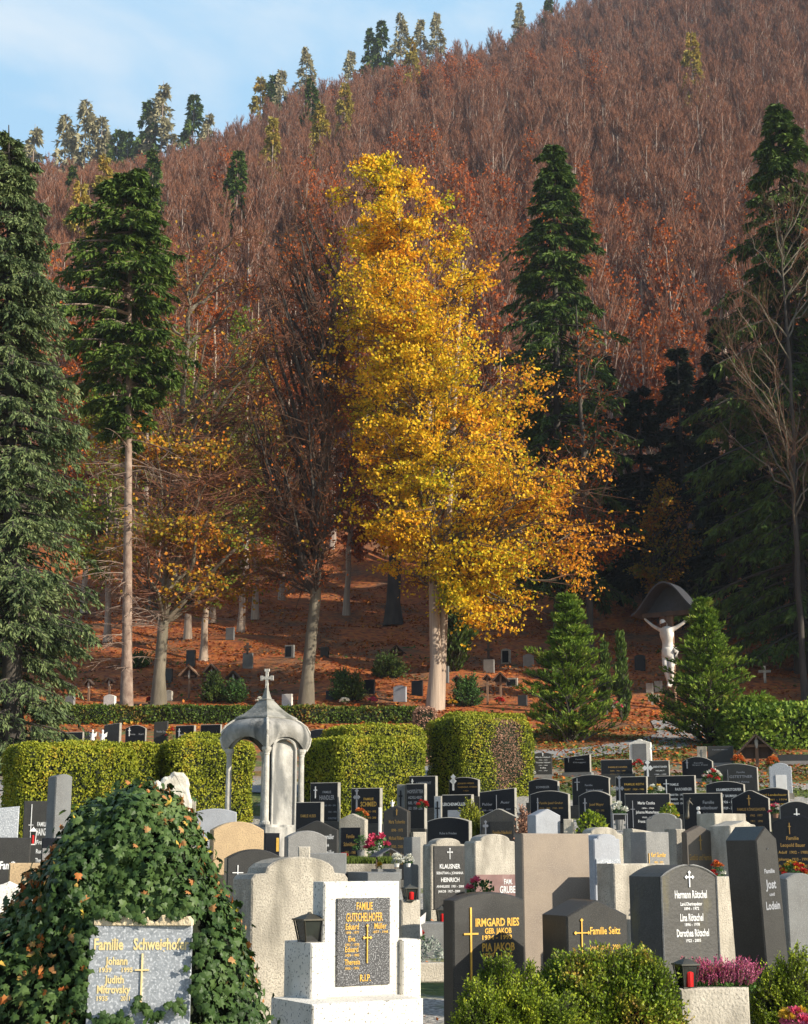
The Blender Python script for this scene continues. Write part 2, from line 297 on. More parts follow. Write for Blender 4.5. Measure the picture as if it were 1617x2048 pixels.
# ================================================================ LAND
def terrain_grid(name, xs, ys, mats, lift=0.0):
    X, Y = np.meshgrid(xs, ys); Z = g(X, Y) + lift
    V = np.stack([X, Y, Z], -1).reshape(-1, 3); nx = len(xs); i = np.arange(len(ys) - 1)[:, None] * nx; j = np.arange(nx - 1)[None]
    a = (i + j).ravel(); F = np.stack([a, a + 1, a + nx + 1, a + nx], 1)
    return Geo().add(V, F).obj(name, mats, smooth=True)
def ground_material():
    m = bpy.data.materials.new('ground_cover'); m.use_nodes = True; t = m.node_tree; t.nodes.clear(); L = t.links.new
    out = N(t, 'ShaderNodeOutputMaterial'); b = N(t, 'ShaderNodeBsdfPrincipled'); b.inputs['Roughness'].default_value = .95
    tc = N(t, 'ShaderNodeTexCoord'); sp = N(t, 'ShaderNodeSeparateXYZ'); L(tc.outputs['Object'], sp.inputs[0])
    def noise(s, d=6, sc=None):
        n = N(t, 'ShaderNodeTexNoise'); n.inputs['Scale'].default_value = s; n.inputs['Detail'].default_value = d
        if sc:
            q = N(t, 'ShaderNodeMapping'); q.inputs['Scale'].default_value = sc; L(tc.outputs['Object'], q.inputs[0]); L(q.outputs[0], n.inputs['Vector'])
        else: L(tc.outputs['Object'], n.inputs['Vector'])
        return n.outputs['Fac']
    def rm(f, st): r = ramp(t, st); L(f, r.inputs['Fac']); return r.outputs['Color']
    def mix(f, a, c): x = N(t, 'ShaderNodeMix', data_type='RGBA'); L(f, x.inputs['Factor']); L(a, x.inputs['A']); L(c, x.inputs['B']); return x.outputs['Result']
    def band(lo, hi, wob):
        ad = N(t, 'ShaderNodeMath', operation='MULTIPLY_ADD'); L(noise(.5, 4), ad.inputs[0]); ad.inputs[1].default_value = wob; L(sp.outputs['Y'], ad.inputs[2])
        mr = N(t, 'ShaderNodeMapRange'); L(ad.outputs[0], mr.inputs['Value']); mr.inputs['From Min'].default_value = lo + wob / 2; mr.inputs['From Max'].default_value = hi + wob / 2
        return mr.outputs['Result']
    gravel = rm(noise(26, 8), [(.35, (.16, .15, .13)), (.5, (.34, .32, .28)), (.68, (.52, .49, .43))])
    grass = rm(noise(5, 8), [(.35, (.05, .08, .015)), (.55, (.11, .14, .025)), (.7, (.20, .16, .04))])
    leaf = rm(noise(3.2, 9), [(.3, (.09, .035, .018)), (.45, (.32, .075, .015)), (.6, (.46, .14, .02)), (.72, (.16, .11, .025))])
    soil = rm(noise(.35, 6), [(.46, (0, 0, 0)), (.62, (1, 1, 1))])
    leaf = mix(soil, leaf, rm(noise(4, 8), [(.4, (.10, .05, .025)), (.6, (.24, .10, .03))]))
    litter = rm(noise(.8, 8), [(.35, (.10, .055, .04)), (.55, (.17, .085, .055)), (.7, (.23, .11, .06))])
    near = mix(rm(noise(.6, 5), [(.50, (0, 0, 0)), (.56, (1, 1, 1))]), gravel, grass)
    col = mix(band(40, 47, 5), near, mix(rm(noise(1.1, 6), [(.42, (0, 0, 0)), (.55, (1, 1, 1))]), grass, leaf))
    col = mix(band(56, 60, 3), col, leaf); col = mix(band(112, 125, 12), col, litter)
    L(col, b.inputs['Base Color'])
    bp = N(t, 'ShaderNodeBump'); bp.inputs['Strength'].default_value = .8; bp.inputs['Distance'].default_value = .06; L(noise(14, 8), bp.inputs['Height']); L(bp.outputs[0], b.inputs['Normal'])
    L(b.outputs[0], out.inputs['Surface']); return m
M['ground'] = ground_material()
xs = np.concatenate([np.arange(-480, -120, 20), np.arange(-120, 140, 1.5), np.arange(140, 481, 20)])
ys = np.concatenate([np.arange(-160, 0, 20), np.arange(0, 120, 1.0), np.arange(120, 480, 5), np.arange(480, 621, 20)])
go = terrain_grid('ground', xs, ys, M['ground']); tag(go, kind='structure')
mat('gravel_path', (.33, .32, .30), (.22, .215, .20), 30, .95, .5, 60)
# the path behind the right-hand rows: a strip laid over the slope
def strip(name, pts, width, m, lift=.03):
    V = []; F = []
    pts = [Vector((a, b, 0)) for a, b in pts]
    for k in range(len(pts) - 1):
        a, b = pts[k], pts[k + 1]; n = max(2, int((b - a).length / .5))
        for i in range(n + (k == len(pts) - 2)):
            p = a.lerp(b, i / n); d = (b - a).normalized(); s = Vector((-d.y, d.x, 0)); w = width * (1 + .12 * math.sin(p.x * 1.7))
            for j in range(7):
                q = p + s * w * (j / 6 - .5); V.append((q.x, q.y, gz(q.x, q.y) + lift))
    r = len(V) // 7
    F = [[i*7+j, i*7+j+1, (i+1)*7+j+1, (i+1)*7+j] for i in range(r-1) for j in range(6)]
    return Geo().add(V, F).obj(name, m, smooth=True)
pth = strip('path', [(3.2, 47.2), (6.0, 49.2), (8.6, 51.6), (10.5, 56), (11.2, 61)], 2.4, M['gravel_path']); tag(pth, kind='structure')
pt2 = strip('path', [(-14, 40.5), (-2, 39.5), (3.2, 47.2)], 1.5, M['gravel_path'], .035); tag(pt2, kind='structure')

# fallen leaves lying over the slope
def ground_leaves(n, x0, x1, y0, y1, size, m, name, seed=0, keep=None):
    r = np.random.default_rng(seed); x = r.uniform(x0, x1, n); y = r.uniform(y0, y1, n)
    if keep is not None: k = keep(x, y); x, y = x[k], y[k]; n = len(x)
    c = np.stack([x, y, g(x, y) + r.uniform(.01, .05, n)], 1)
    ax = unit(n); ax[:, 2] *= .35; nr = unit(n) * .6; nr[:, 2] += 1
    o = Geo().stamp(*LEAF, c, ax, nr, r.uniform(.6, 1.3, n) * size).obj(name, m); return tag(o, kind='stuff')
o = ground_leaves(60000, -26, 30, 57, 106, .16, M['fallen_leaf'], 'fallen_leaves', 1, keep=lambda x, y: (np.abs(x) < y * .32) & (np.sin(x * .8 + y * .3) + np.sin(x * .31 - y * .9) + np.sin(y*2.1)*.5 > -1.0))
tag(o, 'rust red fallen beech leaves covering the slope behind the long hedge', 'fallen leaves')
o = ground_leaves(9000, 2, 17, 40, 58, .11, M['fallen_leaf'], 'fallen_leaves', 2); tag(o, 'orange fallen leaves on the bank between the small conifers', 'fallen leaves')
o = ground_leaves(9000, -16, 17, 10, 42, .05, M['fallen_leaf'], 'fallen_leaves', 3); tag(o, 'scattered fallen leaves on the gravel between the gravestones', 'fallen leaves')
o = ground_leaves(26000, 2, 17, 38, 58, .10, M['grass'], 'grass', 4, keep=lambda x, y: np.sin(x * 1.3 + y) + np.sin(x * .6 - y * .7) > -.2); tag(o, 'green grass between the fallen leaves beside the path', 'grass')

o = ground_leaves(16000, -26, 24, 60.8, 82, .17, M['plant_green'], 'ground_cover', 6, keep=lambda x, y: (np.sin(x * 1.9 + np.sin(y * 1.3) * 2) + np.sin(y * 2.7 + x * .7) > 1.15) | ((y < 62.5) & (np.sin(x * 2.3) > .2)))
tag(o, 'low green ground cover on the grave beds of the leafy slope', 'ground cover')
# ================================================================ TREES
def curve_pts(a, b, bend, k):            # quadratic curves from a to b (n,3), control = mid + bend
    t = np.linspace(0, 1, k)[None, :, None]; c = (a + b) / 2 + bend
    return (1 - t) ** 2 * a[:, None] + 2 * t * (1 - t) * c[:, None] + t ** 2 * b[:, None]
def at_t(Pn, t):
    k = Pn.shape[1]; f = np.clip(t, 0, .999) * (k - 1); i = f.astype(int); w = (f - i)[:, None]; r = np.arange(len(Pn))
    return Pn[r, i] * (1 - w) + Pn[r, np.minimum(i + 1, k - 1)] * w
def broadleaf(env, trunk, r0, n1, n2, n3, leaves=0, lsize=.14, seed=1, z0=None, elev=45, n4=0, twr=.012, leaf_keep=None, rbr=None, cluster=.45, flat=.5, droop=.3, lpow=.5, tips=None, second=None):
    """env: [(z, centre x, half width)]; returns geo of the trunk, of the limbs and twigs, of the leaves"""
    r = np.random.default_rng(seed); E = np.array(env, float); zt0, zt1 = E[0, 0], E[-1, 0]
    gt, gb, gl = Geo(), Geo(), Geo()
    T = np.array(trunk, float)                       # (x,y,z) points of the main stem
    tz = T[:, 2]; ztop = tz[-1]
    k = 14; zz = np.linspace(0, ztop, k); tp = np.stack([np.interp(zz, tz, T[:, 0]), np.interp(zz, tz, T[:, 1]), zz], 1)
    tp[1:, :2] += r.normal(size=(k - 1, 2)) * .04; rad = r0 * (1 - zz / ztop) ** .75 + .02; rad[0] *= 1.45
    gt.tubes(tp[None], rad[None], 12, 0)
    def stem(z): return np.stack([np.interp(z, zz, tp[:, 0]), np.interp(z, zz, tp[:, 1]), z], 1)
    # limb tips over the envelope
    wz = 2 * E[:, 2]; zs = np.linspace(zt0, zt1, 60); wd = np.interp(zs, E[:, 0], wz) + 1.0; cdf = np.cumsum(wd); cdf /= cdf[-1]
    zt = np.interp(r.uniform(size=n1), cdf, zs); az = r.uniform(0, 2 * np.pi, n1)
    cxs, hf = np.interp(zt, E[:, 0], E[:, 1]), np.interp(zt, E[:, 0], E[:, 2]); q = r.uniform(.5, 1, n1) ** .6
    tip = np.stack([cxs + hf * q * np.cos(az), hf * q * np.sin(az), zt], 1); ext = np.hypot(tip[:, 0] - np.interp(zt, tz, T[:, 0]), tip[:, 1]) + .2
    if tips is not None:
        for i_, tp_ in enumerate(tips): tip[i_] = tp_; zt[i_] = tp_[2]; ext[i_] = math.hypot(tp_[0], tp_[1])
    zo = np.clip(zt - ext * math.tan(R(elev)) * r.uniform(.7, 1.2, n1), z0 or zt0 * .8, ztop * .96)
    org = stem(zo); bend = np.zeros((n1, 3)); bend[:, 2] = (zt - zo) * -.12 + r.normal(size=n1) * .15 + .1 * ext
    P1 = curve_pts(org, tip, bend, 7); P1[:, 1:-1] += r.normal(size=(n1, 5, 3)) * .05 * ext[:, None, None] ** .5
    ln = np.linalg.norm(tip - org, axis=1); tt = np.linspace(0, 1, 7)[None]
    rb = (rbr or r0 * .28) * (ln / ln.max()) ** .6
    gb.tubes(P1, rb[:, None] * (1 - tt) ** .8 + .012, 6, 0)
    def sub(Pp, n, lo, fac, k, rr, sides, out=.8, cap=None):
        m = len(Pp); idx = r.integers(0, m, n); t = r.uniform(lo, 1, n); a = at_t(Pp[idx], t); a0 = at_t(Pp[idx], np.clip(t - .15, 0, 1)); d = a - a0; d /= np.linalg.norm(d, axis=1, keepdims=True) + 1e-9
        l = np.linalg.norm(Pp[idx, -1] - Pp[idx, 0], axis=1) * fac * r.uniform(.5, 1.2, n)
        if cap is not None: l = np.minimum(l, cap[idx])
        v = d * out + unit(n) * .8; v[:, 2] *= flat if leaves else .8; v[:, 2] += .0 if leaves else .35
        v /= np.linalg.norm(v, axis=1, keepdims=True); b = a + v * l[:, None]
        bd = unit(n) * l[:, None] * .12
        Q = curve_pts(a, b, bd, k); gb.tubes(Q, np.linspace(1, .25, k)[None] * rr * np.ones((n, 1)), sides, 1); return Q
    P2 = sub(P1, n2, .15, .42, 4, twr * 2.2, 4, cap=hf * .5 + .35)
    P3 = sub(P2, n3, .2, .55, 3, twr * 1.1, 3)
    if n4: P4 = sub(P3, n4, .2, .6, 2, twr * .6, 3)
    if leaves:
        src = np.concatenate([P3[:, [0, 1, 2]], P2[:, [0, 2, 3]]]); idx = r.integers(0, len(src), leaves); c = at_t(src[idx], r.uniform(.2, 1, leaves) ** lpow)
        c = c + r.normal(size=(leaves, 3)) * cluster * np.array([.35, .35, .16])
        if leaf_keep is not None: c = c[leaf_keep(c, r)]
        n = len(c); ax = unit(n) * .7; ax[:, 2] -= droop; nr = unit(n); nr += np.array(to_sun) * .45
        q_ = second(c, r) if second else np.zeros(n, bool); sz_ = r.uniform(.7, 1.3, n) * lsize
        gl.stamp(*LEAF, c[~q_], ax[~q_], nr[~q_], sz_[~q_], 0)
        if q_.any(): gl.stamp(*LEAF, c[q_], ax[q_], nr[q_], sz_[q_], 1)
    return gt, gb, gl
def conifer(h, prof, bare=1.0, nb=160, sprays=16000, r0=.25, size=(.28, .07), seed=1, up=.0, drop=.35, sec=10, gap=None, lean=(0, 0), hang=.5, dead=0, shp=None, secf=.34):
    """prof: [(z fraction, branch length)]"""
    r = np.random.default_rng(seed); gt, gb, gl = Geo(), Geo(), Geo(); A = np.array(prof, float)
    k = 10; zz = np.linspace(0, h, k); tp = np.stack([lean[0] * (zz / h), lean[1] * (zz / h), zz], 1)
    rad = r0 * (1 - zz / h) ** .8 + .015; rad[0] *= 1.3; gt.tubes(tp[None], rad[None], 10, 0)
    zf = r.uniform(0, 1, nb) ** .9; z = bare + (h * .985 - bare) * zf; az = np.arange(nb) * 2.39996 + r.normal(size=nb) * .4
    Lb = np.interp(z / h, A[:, 0], A[:, 1]) * r.uniform(.62, 1.12, nb)
    if gap is not None: Lb *= gap(z, az, r)
    o = np.stack([lean[0] * z / h, lean[1] * z / h, z], 1)
    tip = o + np.stack([Lb * np.cos(az), Lb * np.sin(az), Lb * (up - drop)], 1)
    bend = np.zeros((nb, 3)); bend[:, 2] = Lb * .10
    P1 = curve_pts(o, tip, bend, 6); gb.tubes(P1, (.022 + .012 * Lb)[:, None] * np.linspace(1, .2, 6)[None], 4, 0)
    n2 = nb * sec; idx = r.integers(0, nb, n2); t = r.uniform(.12, 1, n2) ** .8; a = at_t(P1[idx], t)
    d = at_t(P1[idx], np.clip(t + .1, 0, 1)) - at_t(P1[idx], np.clip(t - .1, 0, 1)); d /= np.linalg.norm(d, axis=1, keepdims=True) + 1e-9
    sd = np.cross(d, np.array([0, 0, 1.])); sg = np.where(r.uniform(size=n2) < .5, 1, -1)[:, None]
    v = d * .75 + sd * sg * r.uniform(.2, 1, (n2, 1)); v[:, 2] -= hang * r.uniform(.2, 1, n2) - up * .7
    l = Lb[idx] * secf * (1.15 - t) + .18; b = a + v * l[:, None]; bd = np.zeros((n2, 3)); bd[:, 2] = l * .08
    P2 = curve_pts(a, b, bd, 3); gb.tubes(P2, np.array([[.011, .008, .004]]) * np.ones((n2, 1)), 3, 0)
    idx = r.integers(0, n2, sprays); t = r.uniform(0, 1, sprays); c = at_t(P2[idx], t); d = P2[idx, 2] - P2[idx, 0]; d /= np.linalg.norm(d, axis=1, keepdims=True) + 1e-9
    ax = d * .8 + unit(sprays) * .55; ax[:, 2] -= hang * .35 - up * .4; nr = unit(sprays) * .9; nr[:, 2] += .45
    gl.stamp(*(shp or LEAF), c + unit(sprays) * .03, ax, nr, size[0] * r.uniform(.6, 1.3, sprays), wid=size[1] * r.uniform(.8, 1.3, sprays) * 2)
    if dead:
        z = r.uniform(h * .08, bare * 1.05, dead); az = r.uniform(0, 2 * np.pi, dead); Lb = r.uniform(.6, 2.6, dead) * (.5 + z / bare * .7)
        o = np.stack([lean[0] * z / h, lean[1] * z / h, z], 1); tip = o + np.stack([Lb * np.cos(az), Lb * np.sin(az), -Lb * r.uniform(-.1, .5, dead)], 1)
        bend = np.zeros((dead, 3)); bend[:, 2] = Lb * .15; Q = curve_pts(o, tip, bend, 6); gb.tubes(Q, .028 * np.linspace(1, .15, 6)[None] * np.ones((dead, 1)), 4, 0)
        n2 = dead * 7; idx = r.integers(0, dead, n2); t = r.uniform(.3, 1, n2); a = at_t(Q[idx], t); v = unit(n2) * .5 * Lb[idx][:, None]; v[:, 2] = -np.abs(v[:, 2]) * .5
        gb.tubes(curve_pts(a, a + v, v * 0, 3), .008 * np.ones((n2, 3)), 3, 0)
    return gt, gb, gl
def plant_tree(name, label, cat, loc, geos, mats, group=None, rz=0, crown_name='crown'):
    t = thing(name, label, cat, loc, rz, group); gt, gb, gl = geos
    tr = gt.obj('trunk', mats[0], t, smooth=True); cr = gb.obj('limbs', [mats[0] if len(mats) < 4 else mats[3], mats[1]], t)
    if gl.V: gl.obj(crown_name, mats[2], t)
    return t
def px_env(rows, base_px, base_y, d):        # rows of (py, left px, right px) to (z, left, right) about the stem
    z0 = P(base_px, base_y, d); out = []
    for py, a, b in rows:
        pa, pb = P(a, py, d), P(b, py, d); fx = foot(base_px, d).x; out.append((pa.z - z0.z, (pa.x + pb.x) / 2 - fx, (pb.x - pa.x) / 2))
    return sorted(out)
def foot(px, d): p = P(px, 1400, d); return Vector((p.x, d, gz(p.x, d) - .05))
def base_py(px, d):
    f = foot(px, d); q = Vector((f.x, f.y, f.z - EYE)); zc = q.y * math.cos(PITCH) + q.z * math.sin(PITCH); yc = -q.y * math.sin(PITCH) + q.z * math.cos(PITCH)
    return 1024 - FPX * yc / zc

# the golden beech
d = 65.5; by = base_py(868, d)
env = px_env([(1190, 830, 1090), (1120, 755, 1130), (1050, 730, 1145), (980, 710, 1140), (900, 708, 1100), (820, 708, 1060), (740, 700, 1020), (680, 700, 1000), (600, 700, 975), (540, 700, 950), (450, 702, 925), (380, 708, 890), (320, 725, 855), (285, 755, 830), (250, 775, 812)], 868, by, d)
s = .0222
geos = broadleaf(env, [(0, 0, 0), (.05, 0, 6), (-.2, 0, 14), (-1.2, 0, 20), (-1.9, 0, 26)], .25, 130, 1500, 6500, leaves=98000, lsize=.14, seed=3, tips=[((px - 868) * .0222, y_, (by - py) * .0222) for px, py, y_ in ((1045, 1228, -.5), (960, 1255, -1.2), (1000, 1245, .3), (1060, 1215, .4), (920, 1235, -1.5), (1110, 1170, -1), (1130, 1130, .8), (1165, 985, -.5), (1165, 1050, .5), (1130, 930, .3), (660, 545, 0), (655, 700, .3))], second=lambda c, r: c[:, 0] + .12 * (c[:, 2] - 10) + r.normal(size=len(c)) * 1.6 > 4.6, z0=5.5, elev=42, cluster=.42, droop=.5,
                 leaf_keep=lambda c, r: (np.sin(c[:, 0] * 1.3 + c[:, 2] * .9) + np.sin(c[:, 2] * 1.7 - c[:, 0] * .6) + np.sin(c[:, 1] * 1.4 + c[:, 2] * .5) + np.clip((6 - c[:, 0]) * .3, 0, 1.5) + r.normal(size=len(c)) * .5 > 0))
k = 9; zz = np.linspace(0, 1, k)        # second stem, rising beside the first
geos[0].tubes(np.stack([.26 + 1.2 * zz ** 1.2, .22 + 0 * zz, zz * 21], 1)[None], (.21 * (1 - zz) ** .7 + .03)[None], 9, 0)
plant_tree('beech_tree', 'tall golden yellow beech in full leaf with a pale double trunk', 'tree', foot(868, d), geos, [M['bark_pale'], M['twig_brown'], [M['leaves_gold'], M['leaves_amber']], M['bark_grey']])

# the dark bare beech to its left
d = 66; by = base_py(612, d)
env = px_env([(1150, 560, 700), (1050, 540, 720), (950, 520, 740), (850, 510, 745), (750, 500, 750), (650, 500, 745), (560, 520, 740), (480, 560, 720), (410, 600, 690)], 640, by, d)
geos = broadleaf(env, [(0, 0, 0), (.35, 0, 5.5), (.7, 0, 12), (1.3, 0, 22)], .27, 70, 1300, 5000, seed=5, z0=5.2, elev=66, n4=7000, twr=.011, leaves=2200, lsize=.13, rbr=.15, flat=1.1)
plant_tree('beech_tree', 'bare dark beech with upswept twigs left of the golden tree', 'tree', foot(612, d), geos, [M['bark_grey'], M['twig_brown'], M['leaves_russet'], M['bark_dark']])

# grey multi-stemmed beech with orange lower boughs
d = 66.5; by = base_py(318, d)
env = px_env([(1215, 270, 330), (1160, 200, 520), (1090, 165, 600), (1030, 180, 580), (950, 200, 540), (880, 180, 520), (800, 250, 560), (700, 270, 570), (600, 290, 560), (520, 300, 520), (440, 330, 470)], 318, by, d)
geos = broadleaf(env, [(0, 0, 0), (.15, 0, 4), (.4, 0, 10), (.9, 0, 20)], .26, 80, 1500, 5500, seed=8, z0=3.8, elev=46, n4=6000, twr=.011, leaves=44000, lsize=.16, cluster=.35, rbr=.13,
                 leaf_keep=lambda c, r: (np.abs(c[:, 2] + .12 * np.abs(c[:, 0]) - 7.6) < .55 + r.normal(size=len(c)) * .25) | ((np.abs(c[:, 2] - 11.2) < .45 + r.normal(size=len(c)) * .25) & (c[:, 0] < 3.2)) | ((np.abs(c[:, 2] - 5.4) < .5) & (c[:, 0] > 0)) | (r.uniform(size=len(c)) < .05))
plant_tree('beech_tree', 'grey stemmed beech with layered orange boughs beside the pink conifer trunk', 'tree', foot(318, d), geos, [M['bark_grey'], M['twig_red'], M['leaves_orange'], M['bark_grey']])

# spruce with the long pink trunk
d = 61.6; f = foot(255, d); by = base_py(255, d); top = P(268, 325, d).z - f.z; LN = P(262, 325, d).x - f.x
def ln(px): return px * mpp(500, d)
geos = conifer(top, [(0, .3), (.45, ln(30)), (.55, ln(62)), (.63, ln(140)), (.72, ln(135)), (.82, ln(110)), (.92, ln(75)), (1, ln(22))], bare=top * .47, nb=240, sprays=50000, r0=.22, size=(.34, .055), seed=4, drop=.22, sec=14, hang=.55, lean=(LN, 0), dead=60, gap=lambda z, az, r: r.uniform(.6, 1.2, len(z)) * (1 - .22 * np.cos(az)))
plant_tree('spruce_tree', 'spruce with a long bare pinkish trunk and green top', 'tree', f, geos, [M['bark_pink'], M['bark_dark'], M['needles_green']])

# blue green conifer filling the left edge
d = 43; f = foot(35, d); top = P(35, 250, d).z - f.z + .0; LN = P(18, 250, d).x - f.x
def ln(px): return px * mpp(800, d)
geos = conifer(top, [(0, ln(120)), (.1, ln(140)), (.45, ln(148)), (.62, ln(128)), (.78, ln(92)), (.87, ln(72)), (.94, ln(44)), (1, ln(10))], bare=.3, nb=600, sprays=150000, r0=.3, size=(.17, .030), seed=14, lean=(LN, 0), drop=.22, sec=16, hang=.75, secf=.42, gap=lambda z, az, r: r.uniform(.7, 1.15, len(z)) * (1 + .12 * np.sin(z * 1.4 + az) + .06 * np.sin(z * 3.1)))
plant_tree('cypress_tree', 'dense blue green conifer filling the left edge of the view', 'tree', f, geos, [M['bark_dark'], M['bark_dark'], M['needles_blue']])

# dark green spruce right of the golden beech
d = 86; f = foot(1125, d); top = P(1106, 272, d).z - f.z; LN = P(1106, 272, d).x - f.x
def ln(px): return px * mpp(600, d)
geos = conifer(top, [(0, ln(130)), (.2, ln(125)), (.45, ln(118)), (.62, ln(128)), (.75, ln(88)), (.88, ln(52)), (1, ln(10))], bare=3, nb=330, sprays=60000, r0=.34, size=(.42, .065), seed=21, drop=.38, sec=13, hang=.6, lean=(LN, 0), gap=lambda z, az, r: r.uniform(.55, 1.22, len(z)) * (1 + .12 * np.sin(z * 1.1 + az * 2)))
plant_tree('spruce_tree', 'dark green pointed spruce right of the golden tree', 'tree', f, geos, [M['bark_dark'], M['bark_dark'], M['needles_green']])
# spruce at the right edge
d = 74; f = foot(1610, d); top = P(1556, 185, d).z - f.z; LN = P(1556, 185, d).x - f.x
def ln(px): return px * mpp(600, d)
geos = conifer(top, [(0, ln(190)), (.25, ln(200)), (.45, ln(185)), (.62, ln(145)), (.75, ln(105)), (.9, ln(52)), (1, ln(8))], bare=2, nb=380, sprays=75000, r0=.34, size=(.38, .06), seed=31, drop=.42, sec=13, hang=.6, lean=(LN, 0), gap=lambda z, az, r: r.uniform(.55, 1.22, len(z)) * (1 + .12 * np.sin(z * 1.2 + az * 2)))
plant_tree('spruce_tree', 'tall spruce standing at the right edge behind pale bare limbs', 'tree', f, geos, [M['bark_dark'], M['bark_dark'], M['needles_green']])
# pale bare tree in front of it
d = 68; by = base_py(1612, d)
env = px_env([(900, 1440, 1700), (800, 1410, 1720), (700, 1400, 1720), (600, 1430, 1700), (500, 1450, 1700), (400, 1480, 1680), (340, 1520, 1650)], 1612, by, d)
geos = broadleaf(env, [(0, 0, 0), (0, 0, 8), (.2, 0, 14), (.1, 0, 23)], .13, 30, 330, 1200, seed=41, z0=7, elev=52, n4=2000, twr=.007, rbr=.035)
plant_tree('bare_tree', 'pale limbed leafless tree at the right edge before the spruce', 'tree', foot(1612, d), geos, [M['bark_dark'], M['twig_brown'], None, M['bark_grey']])

# shaded conifers, right middle; their needle colour is darkened for the shade
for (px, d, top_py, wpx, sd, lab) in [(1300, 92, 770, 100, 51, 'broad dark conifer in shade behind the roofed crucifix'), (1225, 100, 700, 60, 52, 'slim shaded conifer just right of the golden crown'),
                                      (1385, 98, 690, 95, 53, 'dark layered conifer up the slope above the crucifix roof'), (1480, 84, 620, 95, 54, 'deeply shaded conifer with spreading tiers left of the edge spruce'), (1600, 90, 560, 90, 57, 'dark conifer tucked behind the spruce at the right edge')]:
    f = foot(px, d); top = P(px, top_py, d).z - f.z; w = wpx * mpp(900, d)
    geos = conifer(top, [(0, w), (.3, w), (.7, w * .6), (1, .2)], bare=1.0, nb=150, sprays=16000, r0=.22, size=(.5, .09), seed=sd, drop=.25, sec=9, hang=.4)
    plant_tree('conifer_tree', lab, 'tree', f, geos, [M['bark_dark'], M['bark_dark'], M['needles_shaded']], group='shaded conifers above the crucifix')
for (px, d, top_py, lx, rx, sd, lab, lm, nl) in [
    (1185, 76, 610, 1100, 1260, 61, 'brown twiggy bare tree right of the golden beech', 'leaves_russet', 900),
    (1340, 112, 660, 1260, 1430, 62, 'rusty young beech glowing above the shaded conifers', 'leaves_russet', 9000),
    (1420, 108, 800, 1350, 1520, 63, 'orange beech half hidden by dark tiers at right', 'leaves_orange', 8000),
    (1330, 88, 960, 1270, 1400, 65, 'small yellow green beech in the shade above the crucifix', 'leaves_orange', 2500),
    (372, 84, 640, 290, 450, 66, 'slender forked beech behind the orange boughs', 'leaves_lime', 4000),
    (420, 88, 560, 350, 520, 67, 'thin pinkish stem with russet leaves on the left slope', 'leaves_russet', 4500),
    (478, 86, 620, 400, 560, 68, 'pale beech stem, left one of a close pair on the slope', 'leaves_lime', 4500),
    (507, 90, 600, 440, 590, 69, 'pale beech stem, right one of a close pair on the slope', 'leaves_orange', 5000),
    (560, 98, 700, 480, 640, 70, 'russet beech between the paired stems and the dark beech', 'leaves_russet', 8500),
    (405, 78, 860, 350, 470, 71, 'lime green young tree glowing behind the orange boughs', 'leaves_lime', 6000),
    (692, 92, 700, 630, 760, 72, 'thin stemmed russet tree between the dark and golden beeches', 'leaves_russet', 6500),
    (787, 88, 640, 720, 860, 73, 'dark trunked beech on the slope behind the golden crown', 'leaves_russet', 4000),
    (210, 82, 760, 120, 300, 74, 'orange green tree in the gloom between left conifer and spruce', 'leaves_lime', 6500),
    (160, 92, 640, 80, 230, 75, 'brownish tree behind the blue green conifer', 'leaves_russet', 5000),
    (1010, 102, 700, 930, 1090, 76, 'brown tree rising behind the right side of the golden crown', 'leaves_russet', 5000),
    (905, 100, 600, 830, 980, 77, 'thin brown tree directly behind the golden crown', 'leaves_russet', 3000)]:
    by = base_py(px, d); h = by - top_py
    env = px_env([(by - h * .2, px - 20, px + 20), (by - h * .35, lx, rx), (by - h * .6, lx, rx), (by - h * .85, (lx + px) / 2, (rx + px) / 2), (top_py, px - 8, px + 8)], px, by, d)
    dark = px in (787,)
    geos = broadleaf(env, [(0, 0, 0), (rnd.uniform(-.3, .3), 0, env[-1][0] * .5), (rnd.uniform(-.4, .4), 0, env[-1][0])], (.17 if not dark else .42), 34, 420, 1500, leaves=int(nl * 1.5), lsize=.17, seed=sd, z0=env[-1][0] * .3, elev=56, n4=800, twr=.014, cluster=.5, rbr=.06)
    plant_tree('beech_tree' if nl > 1000 else 'bare_tree', lab, 'tree', foot(px, d), geos, [M['bark_pale'] if not (dark or px > 1150) else M['bark_dark'], M['twig_brown'], M[lm], M['bark_grey']], group='slender trees on the slope behind the cemetery')
# shade-giving spruces beyond the right edge (they throw the shade that lies over the slope)
for i, (x, y, h, w) in enumerate([(31, 72, 24, 4), (29.5, 67.5, 19, 4), (32, 62, 21, 4), (35, 70, 23, 4), (36, 66, 26, 4.5), (38, 78, 25, 4.5), (45, 70, 27, 5), (46, 84, 24, 5), (54, 62, 28, 5), (54, 76, 27, 5), (62, 70, 28, 5), (31.5, 85, 22, 4), (70, 62, 30, 5), (36, 92, 22, 4.5), (64, 56, 30, 5), (42, 97, 24, 4.5), (40, 105, 24, 4.5), (50, 92, 26, 5), (50, 102, 26, 5), (60, 88, 28, 5), (47, 112, 24, 5), (60, 100, 27, 5)]):
    if i == 0:
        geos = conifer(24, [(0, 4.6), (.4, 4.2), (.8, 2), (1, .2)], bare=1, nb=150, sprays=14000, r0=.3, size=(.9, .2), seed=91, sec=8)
        sh = plant_tree('spruce_tree', 'tall spruce in the dark stand outside the right edge', 'tree', (x, y, gz(x, y)), geos, [M['bark_dark'], M['bark_dark'], M['needles_shaded']], group='spruces outside the right edge'); src = sh
    else:
        sh = src.copy(); C.objects.link(sh); sh.location = (x, y, gz(x, y))
        for c in src.children: q = c.copy(); C.objects.link(q); q.parent = sh
    sh.rotation_euler.z = i * 1.3; sh.scale = (1, 1, h / 24 * (1.35 if y > 60 else 1))

